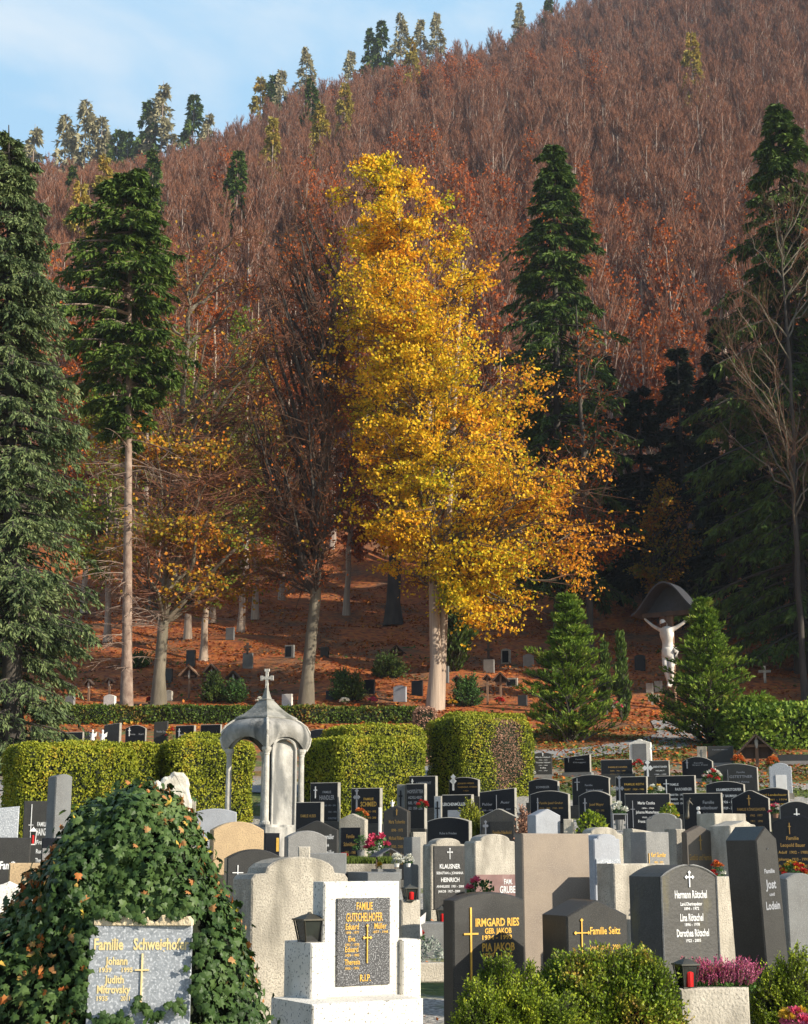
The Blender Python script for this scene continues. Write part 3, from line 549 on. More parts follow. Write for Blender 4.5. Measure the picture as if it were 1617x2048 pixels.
# small bright conifers in front of the slope, columnar ones, dark thujas
def small_conifer(name, label, px, d, top_py, half, sd, m='needles_bright', sprays=26000, up=.55, size=(.17, .03), prof=None, nb=230, cat='tree', group=None):
    f = foot(px, d); f.z -= .45; h = P(px, top_py, d).z - f.z; w = half * mpp(top_py + 150, d)
    geos = conifer(h, prof or [(0, w * .9), (.12, w * 1.1), (.4, w * .85), (.7, w * .40), (1, w * .06)], bare=.05, nb=nb, sprays=sprays, r0=.09, size=size, seed=sd, drop=.1, gap=(lambda z, az, r: r.uniform(.55, 1.25, len(z))), up=up, sec=11, hang=.15, secf=.4)
    return plant_tree(name, label, cat, f, geos, [M['bark_dark'], M['bark_dark'], M[m]], group)
small_conifer('small_conifer', 'bushy bright green conifer left of the bank of orange leaves', 1140, 53, 1195, 92, 101)
small_conifer('small_conifer', 'bushy bright green conifer in front of the crucifix post', 1415, 52.5, 1205, 92, 102)
small_conifer('small_conifer', 'low spreading green conifer joined to the right hedge', 1510, 51, 1400, 75, 103, prof=[(0, 1.2), (.5, 1.2), (1, .4)], up=.3)
small_conifer('columnar_cypress', 'narrow columnar cypress with reddish stem left of the crucifix', 1245, 62, 1278, 16, 104, m='needles_green', sprays=5000, up=1.6, nb=90, size=(.2, .04))
small_conifer('columnar_cypress', 'narrow dark cypress behind the left bright conifer', 1212, 64, 1290, 13, 105, m='needles_green', sprays=4000, up=1.6, nb=80, size=(.2, .04))
small_conifer('thuja_bush', 'tall dark green thuja behind the golden trunk', 908, 74, 1160, 34, 106, m='needles_green', sprays=14000, up=1.0, size=(.25, .05), prof=[(0, .7), (.3, .8), (.7, .65), (1, .1)])
# ================================================================ THE WOODED HILL
def crest(x): return 350 + .4 * x
def hill_tree(seed, kind):
    r = np.random.default_rng(seed); gt, gb, gl = Geo(), Geo(), Geo(); h = 20.0
    zz = np.linspace(0, 1, 6); gt.tubes(np.stack([np.sin(zz * 2 + seed) * .35, np.cos(zz * 2.3) * .3, zz * h * .92], 1)[None], (.20 * (1 - zz) + .04)[None], 5, 0)
    n = 40; z = r.uniform(.5, .97, n) * h; az = r.uniform(0, 6.28, n); l = np.interp(z / h, [.4, .6, .8, 1], [1.3, 2.0, 1.7, .5]) * r.uniform(.6, 1.1, n)
    a = np.stack([0 * z, 0 * z, z - l * 1.3], 1); b = np.stack([l * np.cos(az), l * np.sin(az), z + l * 1.0], 1)
    P1 = curve_pts(a, b, b * 0 + np.array([0, 0, -.3]), 4); gb.tubes(P1, np.linspace(.035, .012, 4)[None] * np.ones((n, 1)), 3, 0)
    m = 2100; idx = r.integers(0, n, m); p = at_t(P1[idx], r.uniform(.15, 1, m)); v = unit(m); v[:, 2] = np.abs(v[:, 2]) * 1.6 + .9; L_ = r.uniform(.45, 1.0, m)
    gl.stamp(*TRI, p, v, unit(m), L_, wid=r.uniform(.04, .075, m))
    if kind:
        k = 600; idx = r.integers(0, m, k); c = p[idx] + v[idx] * .5; gl.stamp(*LEAF, c, unit(k), unit(k), .30, m=1)
    return gt, gb, gl
protos = []
def hill_proto(seed, kind):
    gt, gb, gl = hill_tree(seed, kind); Vb = np.concatenate(gb.V); cr = Geo(); cr.V = gl.V; cr.F = gl.F; cr.n = gl.n
    return gt.mesh('forest_trunk', M['bark_hill']), cr.mesh('forest_crown', [M['twig_red'], M['leaves_russet']]), gb.mesh('forest_limbs', M['bark_hill'])
PM = [hill_proto(200 + i, i in (2,)) for i in range(4)]
r = np.random.default_rng(77)
pts = []
y = 113.0
while y < 425:
    x = -y * .31 - 6
    while x < y * .31 + 6:
        q = (x + r.uniform(-1.6, 1.6), y + r.uniform(-1.8, 1.8))
        if q[1] < crest(q[0]) + 14: pts.append(q)
        x += 3.3 + r.uniform(-.3, .4)
    y += 3.6
pts = np.array(pts); o_ = np.argsort(pts[:, 1]); pts = pts[o_]
K = 290
r = np.random.default_rng(5)
GRP = 'bare reddish beeches on the wooded hillside'
pick = (np.sin(pts[:, 0] * .06 + 1) + np.sin(pts[:, 1] * .05 + pts[:, 0] * .03) + r.normal(size=len(pts)) * .8 > 2.0).astype(int) * 2
pick = np.where((pick == 2) | ((pts[:, 1] < 138) & (r.uniform(size=len(pts)) < .45)), 2, r.choice([0, 1, 3], len(pts)))
rot = r.uniform(0, 6.28, len(pts)); sc = r.uniform(.72, 1.15, len(pts))
for i in range(K):
    x, y = pts[i]; v = pick[i]
    t = thing('forest_beech', 'one of the slim bare reddish beeches packed along the foot of the hillside wood', 'tree', (x, y, gz(x, y) - .2), float(rot[i]), GRP); t.scale = (sc[i],) * 3
    for nm, me in zip(('trunk', 'crown', 'limbs'), PM[v]):
        c = bpy.data.objects.new(nm, me); C.objects.link(c); c.parent = t
        if i < 4: pass
        protos.append(c) if len(protos) < 0 else None
# sources for the far wood: the trunk, crown and limbs of one individual of each form
srcs = {}
for o in list(C.objects):
    if o.parent and o.parent.name.startswith('forest_beech'):
        for v in range(4):
            for k_, nm in enumerate(('trunk', 'crown', 'limbs')):
                if o.data == PM[v][k_] and (v, nm) not in srcs: srcs[(v, nm)] = o
rest = pts[K:]; n = len(rest)
me = bpy.data.meshes.new('hill_wood'); me.vertices.add(n)
co = np.stack([rest[:, 0], rest[:, 1], g(rest[:, 0], rest[:, 1]) - .2], 1).astype(np.float32); me.vertices.foreach_set('co', co.ravel())
for nm, ar, ty in (('kind_id', pick[K:], 'INT'), ('turn', rot[K:], 'FLOAT'), ('size', sc[K:], 'FLOAT')):
    at = me.attributes.new(nm, ty, 'POINT'); at.data.foreach_set('value', ar.astype(np.int32 if ty == 'INT' else np.float32))
hw = bpy.data.objects.new('hillside_wood', me); C.objects.link(hw)
tag(hw, 'mass of bare reddish brown beeches covering the steep hill up to the skyline', 'woodland', kind='stuff')
ng = bpy.data.node_groups.new('scatter_trees', 'GeometryNodeTree'); ng.interface.new_socket('Geometry', in_out='INPUT', socket_type='NodeSocketGeometry'); ng.interface.new_socket('Geometry', in_out='OUTPUT', socket_type='NodeSocketGeometry')
gi = ng.nodes.new('NodeGroupInput'); gout = ng.nodes.new('NodeGroupOutput'); jn = ng.nodes.new('GeometryNodeJoinGeometry')
def named(nm, ty):
    a = ng.nodes.new('GeometryNodeInputNamedAttribute'); a.data_type = ty; a.inputs['Name'].default_value = nm; return a.outputs['Attribute']
kid = named('kind_id', 'INT'); trn = named('turn', 'FLOAT'); siz = named('size', 'FLOAT'); cx = ng.nodes.new('ShaderNodeCombineXYZ'); ng.links.new(trn, cx.inputs[2])
for (v, nm), so in srcs.items():
    oi = ng.nodes.new('GeometryNodeObjectInfo'); oi.inputs['Object'].default_value = so; oi.inputs['As Instance'].default_value = True; oi.transform_space = 'ORIGINAL'
    cp = ng.nodes.new('FunctionNodeCompare'); cp.data_type = 'INT'; cp.operation = 'EQUAL'
    ia, ib = [q for q in cp.inputs if q.type == 'INT'][:2]; ng.links.new(kid, ia); ib.default_value = v
    ip = ng.nodes.new('GeometryNodeInstanceOnPoints'); ng.links.new(gi.outputs[0], ip.inputs['Points']); ng.links.new(cp.outputs['Result'], ip.inputs['Selection'])
    ng.links.new(oi.outputs['Geometry'], ip.inputs['Instance']); ng.links.new(cx.outputs[0], ip.inputs['Rotation']); ng.links.new(siz, ip.inputs['Scale']); ng.links.new(ip.outputs[0], jn.inputs[0])
ng.links.new(jn.outputs[0], gout.inputs[0]); mo = hw.modifiers.new('scatter', 'NODES'); mo.node_group = ng

# single trees that stand out on the hill: spruces and larches
def hill_conifer(mname, wide, seed, sprays=3200):
    gt, gb, gl = conifer(16, [(0, wide * 1.1), (.45, wide), (.75, wide * .55), (1, .1)], bare=2, nb=150, sprays=sprays, r0=.16, size=(.5, .11), seed=seed, drop=.15, sec=6, hang=.3)
    return gt.mesh('trunk', M['bark_hill']), gb.mesh('limbs', M['bark_dark']), gl.mesh('crown', M[mname])
HC = {'spruce': hill_conifer('needles_green', 2.8, 301, 7500), 'larch': hill_conifer('needles_larch', 3.2, 302, 4200), 'yellow': hill_conifer('needles_yellow', 2.6, 303, 5200)}
def hill_dist(px, py, Ht=21):
    d = 250.0                                    # py is the top: find where a 26 m tree would reach it
    for _ in range(12): d = .5 * d + .5 * min(hit(px, py + Ht / d * 3000 * .9), 352)
    return d
skyl = [  # (kind, px, top py, base py, label)
 ('larch', 65, 285, 345, 'pale feathery larch just behind the left conifer top'), ('larch', 128, 262, 350, 'pale larch, left of three on the skyline at far left'), ('larch', 168, 232, 345, 'pale larch, tallest of three on the skyline at far left'), ('larch', 200, 262, 345, 'pale larch, right of three on the skyline at far left'),
 ('spruce', 233, 280, 330, 'small dark spruce on the skyline right of the three larches'), ('spruce', 255, 284, 322, 'tiny spruce beside the small dark one on the skyline'), ('spruce', 297, 225, 282, 'dark green conifer leaning against the pale skyline larch'), ('larch', 323, 192, 285, 'pale skyline larch above the pink trunk spruce'),
 ('spruce', 387, 210, 255, 'solitary dark spruce on the skyline right of the pale larch'), ('spruce', 305, 318, 372, 'dark little spruce beneath the skyline behind the near spruce top'), ('yellow', 207, 322, 385, 'bright yellow larch on the slope at far left'), ('yellow', 160, 378, 420, 'small orange yellow larch below the bright yellow one at far left'),
 ('spruce', 145, 345, 400, 'narrow green spruce at the left foot of the skyline larches'), ('larch', 415, 245, 330, 'dull straw larch under the solitary skyline spruce'), ('yellow', 521, 165, 220, 'yellow larch on the skyline left of a dark spruce'), ('spruce', 545, 162, 215, 'dark spruce on the skyline beside the yellow larch'),
 ('larch', 562, 155, 220, 'thin grey larch right of the dark skyline spruce'), ('yellow', 545, 243, 330, 'yellow larch on the slope in the middle of the hill'), ('larch', 612, 112, 200, 'tall grey larch on the skyline above a dark spruce'), ('spruce', 622, 170, 242, 'dark green spruce below the tall grey larch'),
 ('yellow', 640, 215, 260, 'orange crown beside the dark green spruce on the slope'), ('larch', 702, 115, 180, 'faint pale larch on the skyline left of the blue spruces'), ('spruce', 742, 72, 140, 'bluish spruce, left of two on the skyline'), ('spruce', 763, 56, 125, 'bluish spruce, taller right one of two on the skyline'),
 ('larch', 802, 42, 120, 'pale larch on the skyline right of the blue spruces'), ('larch', 842, 50, 130, 'pale larch with a round crown on the skyline, middle of three'), ('larch', 874, 36, 120, 'pale larch, right of three on the skyline'), ('yellow', 690, 175, 250, 'dull yellow larch on the slope above the golden tree'), ('yellow', 824, 85, 180, 'green yellow larch below the skyline larches'),
 ('larch', 1040, 15, 80, 'pale larch where the skyline leaves the picture'), ('spruce', 1100, -5, 60, 'dark spruce at the top edge of the picture'), ('yellow', 1385, 75, 130, 'small yellow crown high on the right of the hill'), ('spruce', 475, 320, 365, 'small green spruce on the slope above the orange boughs')]
for kind, px, tp, bp, lab in skyl:
    d = hill_dist(px, tp, 24 if ('slope' in lab or 'below' in lab or 'beneath' in lab or 'high on' in lab) else 21); p = P(px, bp, d); z = gz(p.x, d); h = P(px, tp, d).z - z; me3 = HC[kind]
    t = thing({'spruce': 'spruce_tree', 'larch': 'larch_tree', 'yellow': 'larch_tree'}[kind], lab, 'tree', (p.x, d, z - .3), rnd.uniform(0, 6), 'single conifers standing out on the hill')
    s = h / 16 * 1.08; t.scale = (s * .66, s * .66, s)
    for nm, me in zip(('trunk', 'limbs', 'crown'), me3): c = bpy.data.objects.new(nm, me); C.objects.link(c); c.parent = t
# ================================================================ HEDGES
def round_box(w, dep, h, nx, ny, nz, e=.12):
    """points on a soft box standing on z=0"""
def hedge(label, xl, xr, top, d, yaw, dep, m='hedge_leaf', dens=900, leaf=.045, extra=None, h=None, sag=0, name='hedge', seed=1, rbase=.25, group='clipped hedge blocks among the graves', rag=.02):
    r = np.random.default_rng(seed); cx = (xl + xr) / 2; p = P(cx, top, d); az = math.atan2(p.x, d); a = R(yaw)
    w = (xr - xl) * mpp(top, d) / max(.3, math.cos(a + az)); z0 = gz(p.x, d); H = h or (p.z - z0)
    lo = -.4
    t = thing(name, label, 'hedge', (p.x, d, z0), a, group)
    def surf(u, v, face):                       # u,v in 0..1
        n = len(u); X = np.zeros(n); Y = np.zeros(n); Z = np.zeros(n); Nn = np.zeros((n, 3))
        for fc in range(5):
            k = face == fc
            if fc == 0: X[k] = (u[k] - .5) * w; Y[k] = 0; Z[k] = lo + v[k] * (H - lo); Nn[k] = (0, -1, 0)
            if fc == 1: X[k] = (u[k] - .5) * w; Y[k] = dep; Z[k] = lo + v[k] * (H - lo); Nn[k] = (0, 1, 0)
            if fc == 2: X[k] = -w / 2; Y[k] = u[k] * dep; Z[k] = lo + v[k] * (H - lo); Nn[k] = (-1, 0, 0)
            if fc == 3: X[k] = w / 2; Y[k] = u[k] * dep; Z[k] = lo + v[k] * (H - lo); Nn[k] = (1, 0, 0)
            if fc == 4: X[k] = (u[k] - .5) * w; Y[k] = v[k] * dep; Z[k] = H; Nn[k] = (0, 0, 1)
        # pull the corners in, as clipping does
        rr = rbase; cxn = np.clip(X, -w/2 + rr, w/2 - rr); cyn = np.clip(Y, rr, dep - rr); czn = np.clip(Z, lo - 9, H - rr)
        q = np.stack([X - cxn, Y - cyn, Z - czn], 1); l = np.linalg.norm(q, axis=1); s = np.where(l > rr, rr / np.maximum(l, 1e-6), 1)
        X = cxn + q[:, 0] * s; Y = cyn + q[:, 1] * s; Z = czn + q[:, 2] * s; Nn = np.where((l > 1e-3)[:, None], q / np.maximum(l, 1e-6)[:, None], Nn)
        b = .035 * (np.sin(X * 2.3 + Y * 1.7 + seed) + np.sin(Z * 3.1 + X * 1.3 + seed * 2)) + .02 * np.sin(X * 7 + Z * 5)
        X = X + Nn[:, 0] * b; Y = Y + Nn[:, 1] * b; Z = Z + Nn[:, 2] * b * .6 + sag * np.sin(X * .8) * (Z / H)
        return np.stack([X, Y, Z], 1), Nn
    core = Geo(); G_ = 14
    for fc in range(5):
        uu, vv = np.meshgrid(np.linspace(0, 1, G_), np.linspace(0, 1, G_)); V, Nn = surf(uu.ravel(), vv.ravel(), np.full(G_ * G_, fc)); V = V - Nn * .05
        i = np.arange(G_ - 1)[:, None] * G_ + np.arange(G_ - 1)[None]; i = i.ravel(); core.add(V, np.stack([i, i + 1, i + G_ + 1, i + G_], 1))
    core.obj('dark_core', M['hedge_core'], t)  # solid dark core under the leaf shell
    ar = np.array([w * H, w * H * .4, dep * H, dep * H, w * dep]); n = int(ar.sum() * dens); fc = r.choice(5, n, p=ar / ar.sum())
    V, Nn = surf(r.uniform(size=n), r.uniform(size=n), fc); V = V + Nn * r.normal(size=(n, 1)) * rag
    hole = r.uniform(size=n) > 0
    if extra:                                   # a withered patch: (centre x, centre z, radius x, radius z, material)
        ex = (np.abs((V[:, 0] - extra[0]) / extra[2] + .15 * np.sin(V[:, 2] * 6)) ** 2 + ((V[:, 2] - extra[1]) / extra[3]) ** 2 < 1 + .3 * r.normal(size=n)) & (Nn[:, 1] < -.3)
    else: ex = np.zeros(n, bool)
    ax = Nn * .55 + unit(n) * .8; ax[:, 2] += .25
    gl = Geo(); k = ~ex; gl.stamp(*LEAF, V[k], ax[k], (Nn + unit(n) * .6)[k], leaf * r.uniform(.7, 1.4, k.sum()), 0)
    if ex.any(): gl.stamp(*LEAF, V[ex] - Nn[ex] * .02, ax[ex], (Nn + unit(n) * .6)[ex], leaf * 1.1 * r.uniform(.7, 1.5, ex.sum()), 1, wid=leaf * .4)
    gl.obj('foliage', [M[m], M['hedge_dead']], t)
    return t
hedge('long clipped hedge running under the leafy slope', 110, 850, 1414, 60.0, 2, 1.3, 'hedge_leaf_dark', 520, .085, name='hedge', seed=1, rbase=.15, rag=.03)
hedge('clipped hedge block at the left edge behind the black pillar stone', 48, 285, 1492, 30.5, 25, 1.7, seed=2, dens=1700)
hedge('hedge block tucked behind the left edge hedge', 130, 325, 1484, 33.0, 20, 1.4, seed=3, dens=1500)
hedge('clipped hedge block seen through the stone canopy', 350, 512, 1482, 33.5, 27, 1.6, seed=4, dens=1500)
hedge('hedge top peeping out behind the stone canopy', 372, 470, 1467, 36.0, 20, 1.2, seed=5)
hedge('large clipped hedge block right of the stone canopy', 682, 856, 1474, 34.0, 30, 2.0, seed=6, dens=1600)
hedge('hedge block behind the large one right of the canopy', 690, 856, 1452, 37.5, 22, 1.8, seed=7, dens=1200)
hedge('clipped hedge block with a withered brown patch', 925, 1073, 1436, 38.0, 27, 1.9, seed=8, dens=1500, extra=(.20, 1.15, .46, 1.0))
hedge('low hedge top behind the block with the withered patch', 900, 1060, 1425, 41.0, 10, 1.4, seed=9)
hedge('dry twiggy hedge gap behind the golden trunk', 828, 878, 1414, 46.0, 5, 1.2, seed=10, m='hedge_dead', dens=700)
hedge('dense dark green hedge at the right edge below the slope', 1478, 1690, 1412, 50.0, 8, 2.2, 'needles_bright', 420, .12, seed=11, rbase=.6, rag=.09)

# ================================================================ LETTERING
_tm = {}
def text_arrays(s, weight=.0):
    key = (s, weight)
    if key in _tm: return _tm[key]
    c = bpy.data.curves.new('t', 'FONT'); c.body = s; c.size = 1; c.align_x = 'CENTER'; c.offset = weight; c.resolution_u = 2; c.fill_mode = 'FRONT'
    o = bpy.data.objects.new('t', c); C.objects.link(o); dg = bpy.context.evaluated_depsgraph_get(); me = bpy.data.meshes.new_from_object(o.evaluated_get(dg))
    V = np.array([v.co[:] for v in me.vertices]); F = [list(p.vertices) for p in me.polygons]
    bpy.data.objects.remove(o); bpy.data.curves.remove(c); bpy.data.meshes.remove(me); _tm[key] = (V, F); return V, F
def add_text(G, s, x, z, hgt, y, width=None, m=0, weight=.012, maxw=None):
    V, F = text_arrays(s, weight)
    if len(V) == 0: return
    w0 = V[:, 0].max() - V[:, 0].min(); sx = hgt / .72
    if width: sx = width / w0
    if maxw and w0 * sx > maxw: sx = maxw / w0
    W_ = np.stack([V[:, 0] * sx + x, np.full(len(V), y), V[:, 1] * hgt / .72 + z], 1); b = G.n; tri = [f for f in F if len(f) == 3]; G.add(W_, tri if tri else [[0, 0, 0]][:0] or [F[0][:3]], m)
    for f in F:
        if len(f) > 3: G.ng(b, [f], m)
def cross_geo(x, z, h, w, y, th=.008, style='plain', t=.012):
    G = Geo(); G.box((x, y, z), (t, th, h)); G.box((x, y - .001, z + h * .18), (w, th, t * .9))
    if style == 'flare':
        for dx, dz in ((0, h / 2), (-w / 2, h * .18), (w / 2, h * .18)): G.box((x + dx, y - .0015, z + dz), (t * 2, th, t * 2), ry=R(45))
    return G

# ================================================================ GRAVESTONES
def outline(style, w, h):
    a = w / 2
    if style == 'flat': return [(-a, 0), (a, 0), (a, h), (-a, h)]
    if style == 'gable': k = min(.16, .22 * w); return [(-a, 0), (a, 0), (a, h - k), (a * .15, h - .01), (0, h), (-a * .15, h - .01), (-a, h - k)]
    if style == 'steep': k = .45 * w; return [(-a, 0), (a, 0), (a, h - k), (0, h), (-a, h - k)]
    if style == 'slant': return [(-a, 0), (a, 0), (a, h), (-a, h - .10 * w)]
    if style == 'slantl': return [(-a, 0), (a, 0), (a, h - .13 * w), (-a, h)]
    if style in ('arch', 'low', 'round'):
        k = {'arch': .16, 'low': .09, 'round': .36}[style] * w; n = 12
        return [(-a, 0), (a, 0)] + [(a * math.cos(t) if style == 'round' else a * (1 - 2 * i / n), h - k + (k * math.sin(t) if style == 'round' else k * (1 - (1 - 2 * i / n) ** 2))) for i, t in [(i, math.pi * i / n) for i in range(n + 1)]]
    if style == 'shoulder':
        k = .17 * w; n = 10; b = a * .72
        return [(-a, 0), (a, 0), (a, h - k * 1.15), (a * .93, h - k * .9), (b, h - k * .85)] + [(b * math.cos(math.pi * i / n), h - k * .8 + k * .8 * math.sin(math.pi * i / n)) for i in range(1, n)] + [(-b, h - k * .85), (-a * .93, h - k * .9), (-a, h - k * 1.15)]
    if style == 'flare':            # wider at the top
        return [(-a * .9, 0), (a * .9, 0), (a, h), (-a, h)]
    if style == 'baroque':
        return [(-a, 0), (a, 0), (a, h * .5), (a * .93, h * .56), (a, h * .64), (a, h * .84), (a * .7, h * .88), (a * .45, h * .93), (a * .25, h * .94), (a * .18, h * .985), (0, h), (-a * .18, h * .985), (-a * .25, h * .94), (-a * .45, h * .93), (-a * .7, h * .88), (-a, h * .84), (-a, h * .64), (-a * .93, h * .56), (-a, h * .5)]
    if style == 'stepped':
        return [(-a, 0), (a, 0), (a, h - .17 * w), (a * .75, h - .16 * w), (a * .62, h - .10 * w), (a * .4, h - .09 * w), (a * .25, h - .02), (0, h), (-a * .25, h - .02), (-a, h - .14 * w)]
def gravestone(label, xl, xr, top, d, yaw, th, style, m, lines=(), cross=None, base=None, panel=None, vis=None, edge=False, bhh=.12, ink='gold', name='gravestone', lean=0, group='gravestones in the cemetery', zb=None, roll=0, zoff=.0, cat='gravestone', rise=None, taper=None):
    cx = (xl + xr) / 2; p = P(cx, top, d); az = math.atan2(p.x, d); a = R(yaw)
    w = (xr - xl) * mpp(top, d) / max(.25, math.cos(a + az)); z0 = gz(p.x, d) + zoff; h = p.z - z0
    t = thing(name, label, cat, (p.x, d, z0), a, group)
    if lean or roll: t.rotation_euler = (R(lean), R(roll), a)
    if vis:                                     # heights were given for the visible part of the stone, down to picture row vis
        k = (p.z - P(cx, vis, d).z) / h; fz = lambda q: 1 - (1 - q) * k
        if panel: panel = (panel[0], panel[1], panel[2], fz(panel[3]), fz(panel[4]))
        if cross: cross = (cross[0], fz(cross[1]), cross[2] * k) + tuple(cross[3:])
        lines = [(q[0], q[1], fz(q[2]), q[3] * k) + tuple(q[4:]) for q in lines]
    bh = 0
    bm_ = base or ('concrete' if rnd.random() < .5 else 'grey_stone')
    if base != 'none':
        bh = bhh; Geo().box((0, th / 2, bh / 2 - .2), (w * 1.12, th + .14, bh + .4)).obj('base', M[bm_], t)
    pts = outline(style, w, h - bh)
    if taper: pts = [(x * (1 - (1 - taper) * z / h), z) for x, z in pts]
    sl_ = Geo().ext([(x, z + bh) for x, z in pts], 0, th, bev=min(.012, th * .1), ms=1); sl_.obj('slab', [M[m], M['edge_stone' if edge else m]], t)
    fy = -.002
    if panel:                                   # (material, x0, x1, z0, z1) in fractions of the slab
        pm, x0, x1, z0_, z1 = panel; Geo().ext([(w * (x0 - .5), h * z0_), (w * (x1 - .5), h * z0_), (w * (x1 - .5), h * z1), (w * (x0 - .5), h * z1)], -.016, -.001, bev=.003).obj('plaque', M[pm], t); fy = -.019
    if cross:                                   # (x frac, z frac, h frac, w frac, material, style)
        cxx, cz, ch, cw, cmn = cross[:5]; st = cross[5] if len(cross) > 5 else 'plain'; tk = cross[6] if len(cross) > 6 else .014
        cross_geo(w * (cxx - .5), h * cz, h * ch, w * cw, fy - .004, style=st, t=tk).obj('cross', M[cmn], t)
    if lines:
        G = Geo()
        for ln_ in lines:                       # (text, x frac, z frac, height frac of h, width frac)
            s, x, z, hh = ln_[:4]; ww = ln_[4] if len(ln_) > 4 else None
            add_text(G, s, w * (x - .5), h * z, h * hh, fy - .0015, width=w * ww if ww else None, weight=ln_[5] if len(ln_) > 5 else .012)
        G.obj('lettering', M[ink], t)
    t['w'] = w; t['h'] = h
    return t
NM = lambda z, *rows: [(s, x, z - i * k, hh, ww) for i, (s, x, hh, ww, k) in enumerate(rows)]
def names(rows, x=.5, z=.75, dz=.11, hh=.06, ww=.5):
    return [(s, x + (q[0] if q else 0), z - i * dz, hh * (q[1] if len(q) > 1 else 1), ww * (q[2] if len(q) > 2 else 1)) for i, (s, *q) in enumerate(rows)]

# ---- front rows, facing right of the camera
gravestone('white terrazzo gravestone framing a dark speckled plaque with gold names', 650, 801, 1763, 10.6, 31, .17, 'flat', 'white_stone', base='none', ink='gold', vis=2030,
    panel=('black_speckled', .16, .855, .22, .875), cross=(.545, .525, .28, .085, 'gold', 'flare', .008),
    lines=[('FAMILIE', 0.51, 0.787, 0.058, 0.21), ('GUTSCHELHOFER', 0.51, 0.700, 0.066, 0.48), ('Eduard', 0.35, 0.64, 0.045, 0.17), ('1898 - 1977', 0.35, 0.607, 0.019, 0.17), ('Müller', 0.72, 0.64, 0.045, 0.16), ('1877 - 1948', 0.72, 0.607, 0.019, 0.2), ('Eva', 0.345, 0.551, 0.041, 0.09), ('1901 - 1978', 0.35, 0.517, 0.019, 0.18), ('Eduard', 0.345, 0.472, 0.041, 0.17), ('1929 - 1983', 0.35, 0.438, 0.019, 0.18), ('Theresia', 0.355, 0.378, 0.041, 0.2), ('1906 - 1996', 0.35, 0.341, 0.019, 0.18), ('R.I.P.', 0.525, 0.251, 0.052, 0.14)])
wt = bpy.data.objects[-1] if False else None
def block(name, label, xl, xr, top, d, yaw, th, m, bottom=None, cat='stone block', extra=None, bev=.01, group=None, zoff=0, obj_parent=None):
    cx = (xl + xr) / 2; p = P(cx, top, d); az = math.atan2(p.x, d); a = R(yaw); w = (xr - xl) * mpp(top, d) / max(.25, math.cos(a + az))
    z0 = (gz(p.x, d) - .1) if bottom is None else P(cx, bottom, d).z
    G = Geo().ext([(-w/2, 0), (w/2, 0), (w/2, p.z - z0), (-w/2, p.z - z0)], 0, th, bev=bev)
    o = G.obj(name, M[m], obj_parent, loc=(p.x, d, z0)); o.rotation_euler = (0, 0, a)
    return tag(o, label, cat, group)
block('stone_pier', 'white terrazzo side pier left of the gold plaque tomb, carrying a bronze lantern', 623, 655, 1886, 10.35, 31, .40, 'white_stone', cat='stone pier')
block('stone_pier', 'white terrazzo side pier right of the gold plaque tomb', 806, 843, 1879, 10.75, 31, .22, 'white_stone', cat='stone pier')
block('tomb_plinth', 'white terrazzo plinth along the foot of the gold plaque tomb', 628, 850, 2003, 10.15, 31, .60, 'white_stone', cat='plinth')
gravestone('big weathered concrete gravestone with arched top in front of the ivy', 510, 702, 1713, 12.4, 33, .34, 'shoulder', 'concrete', base='none', lean=-1)
gravestone('dark stone with low curved top, tall gold cross and gold names', 908, 1049, 1784, 12.6, 31, .16, 'low', 'dark_granite', base='dark_granite', ink='gold', vis=2020, cross=(.235, .52, .70, .20, 'gold', 'plain', .016),
    lines=[('IRMGARD RIES', 0.61, 0.708, 0.068, 0.62, .03), ('GEB. JAKOB', 0.62, 0.644, 0.047, 0.38, .03), ('1934 - 1993', 0.6, 0.593, 0.038, 0.42, .03), ('PIA JAKOB', 0.62, 0.496, 0.068, 0.46, .03), ('1939 - 1997', 0.6, 0.441, 0.038, 0.42, .03), ('R.I.P.', 0.75, 0.364, 0.038, 0.16, .03)])
gravestone('low black stone with pointed top, small gold cross and gold script', 1134, 1254, 1800, 12.0, 22, .42, 'gable', 'dark_granite', base='dark_granite', ink='gold', vis=2000, cross=(.235, .60, .40, .21, 'gold', 'flare', .010),
    lines=[('Familie Seitz', .62, .655, .075, .50, .02), ('Josef  1921 - 2001', .62, .50, .05, .50, .015)])
gravestone('tall plain brown slab with rust stains, blank back turned to us', 1046, 1179, 1667, 15.2, 27, .16, 'flat', 'brown_slab', base='none')
gravestone('dark arched gravestone with silver cross and white gothic names', 1321, 1433, 1730, 13.2, 27, .46, 'arch', 'moss_granite', base='dark_granite', ink='silver', vis=1980, cross=(.50, .88, .12, .11, 'silver', 'flare', .012),
    lines=[('Hermann Rötschel', 0.52, 0.732, 0.064, 0.56, .02), ('Land.Oberinspektor', 0.52, 0.672, 0.028, 0.38, .02), ('1894 - 1972', 0.52, 0.636, 0.024, 0.26, .02), ('Lina Rötschel', 0.52, 0.548, 0.06, 0.4, .02), ('1896 - 1978', 0.52, 0.508, 0.024, 0.26, .02), ('Dorothea Rötschel', 0.53, 0.424, 0.06, 0.56, .02), ('1922 - 2005', 0.53, 0.38, 0.024, 0.26, .02)])
hs = bpy.data.objects[[o.name for o in C.objects if o.get('label', '').startswith('dark arched gravestone with silver')][0]]
w_, h_ = hs['w'], hs['h']; q_ = [(x * .965, -.004, z + .12) for x, z in outline('arch', w_, h_ - .12)]; q_ = q_[1:] + [(q_[0][0], -.004, q_[0][2])]
Geo().tubes(np.array([q_[0:1] + q_[1:]]), np.full((1, len(q_)), .009), 4).obj('border', M['grey_stone'], hs)
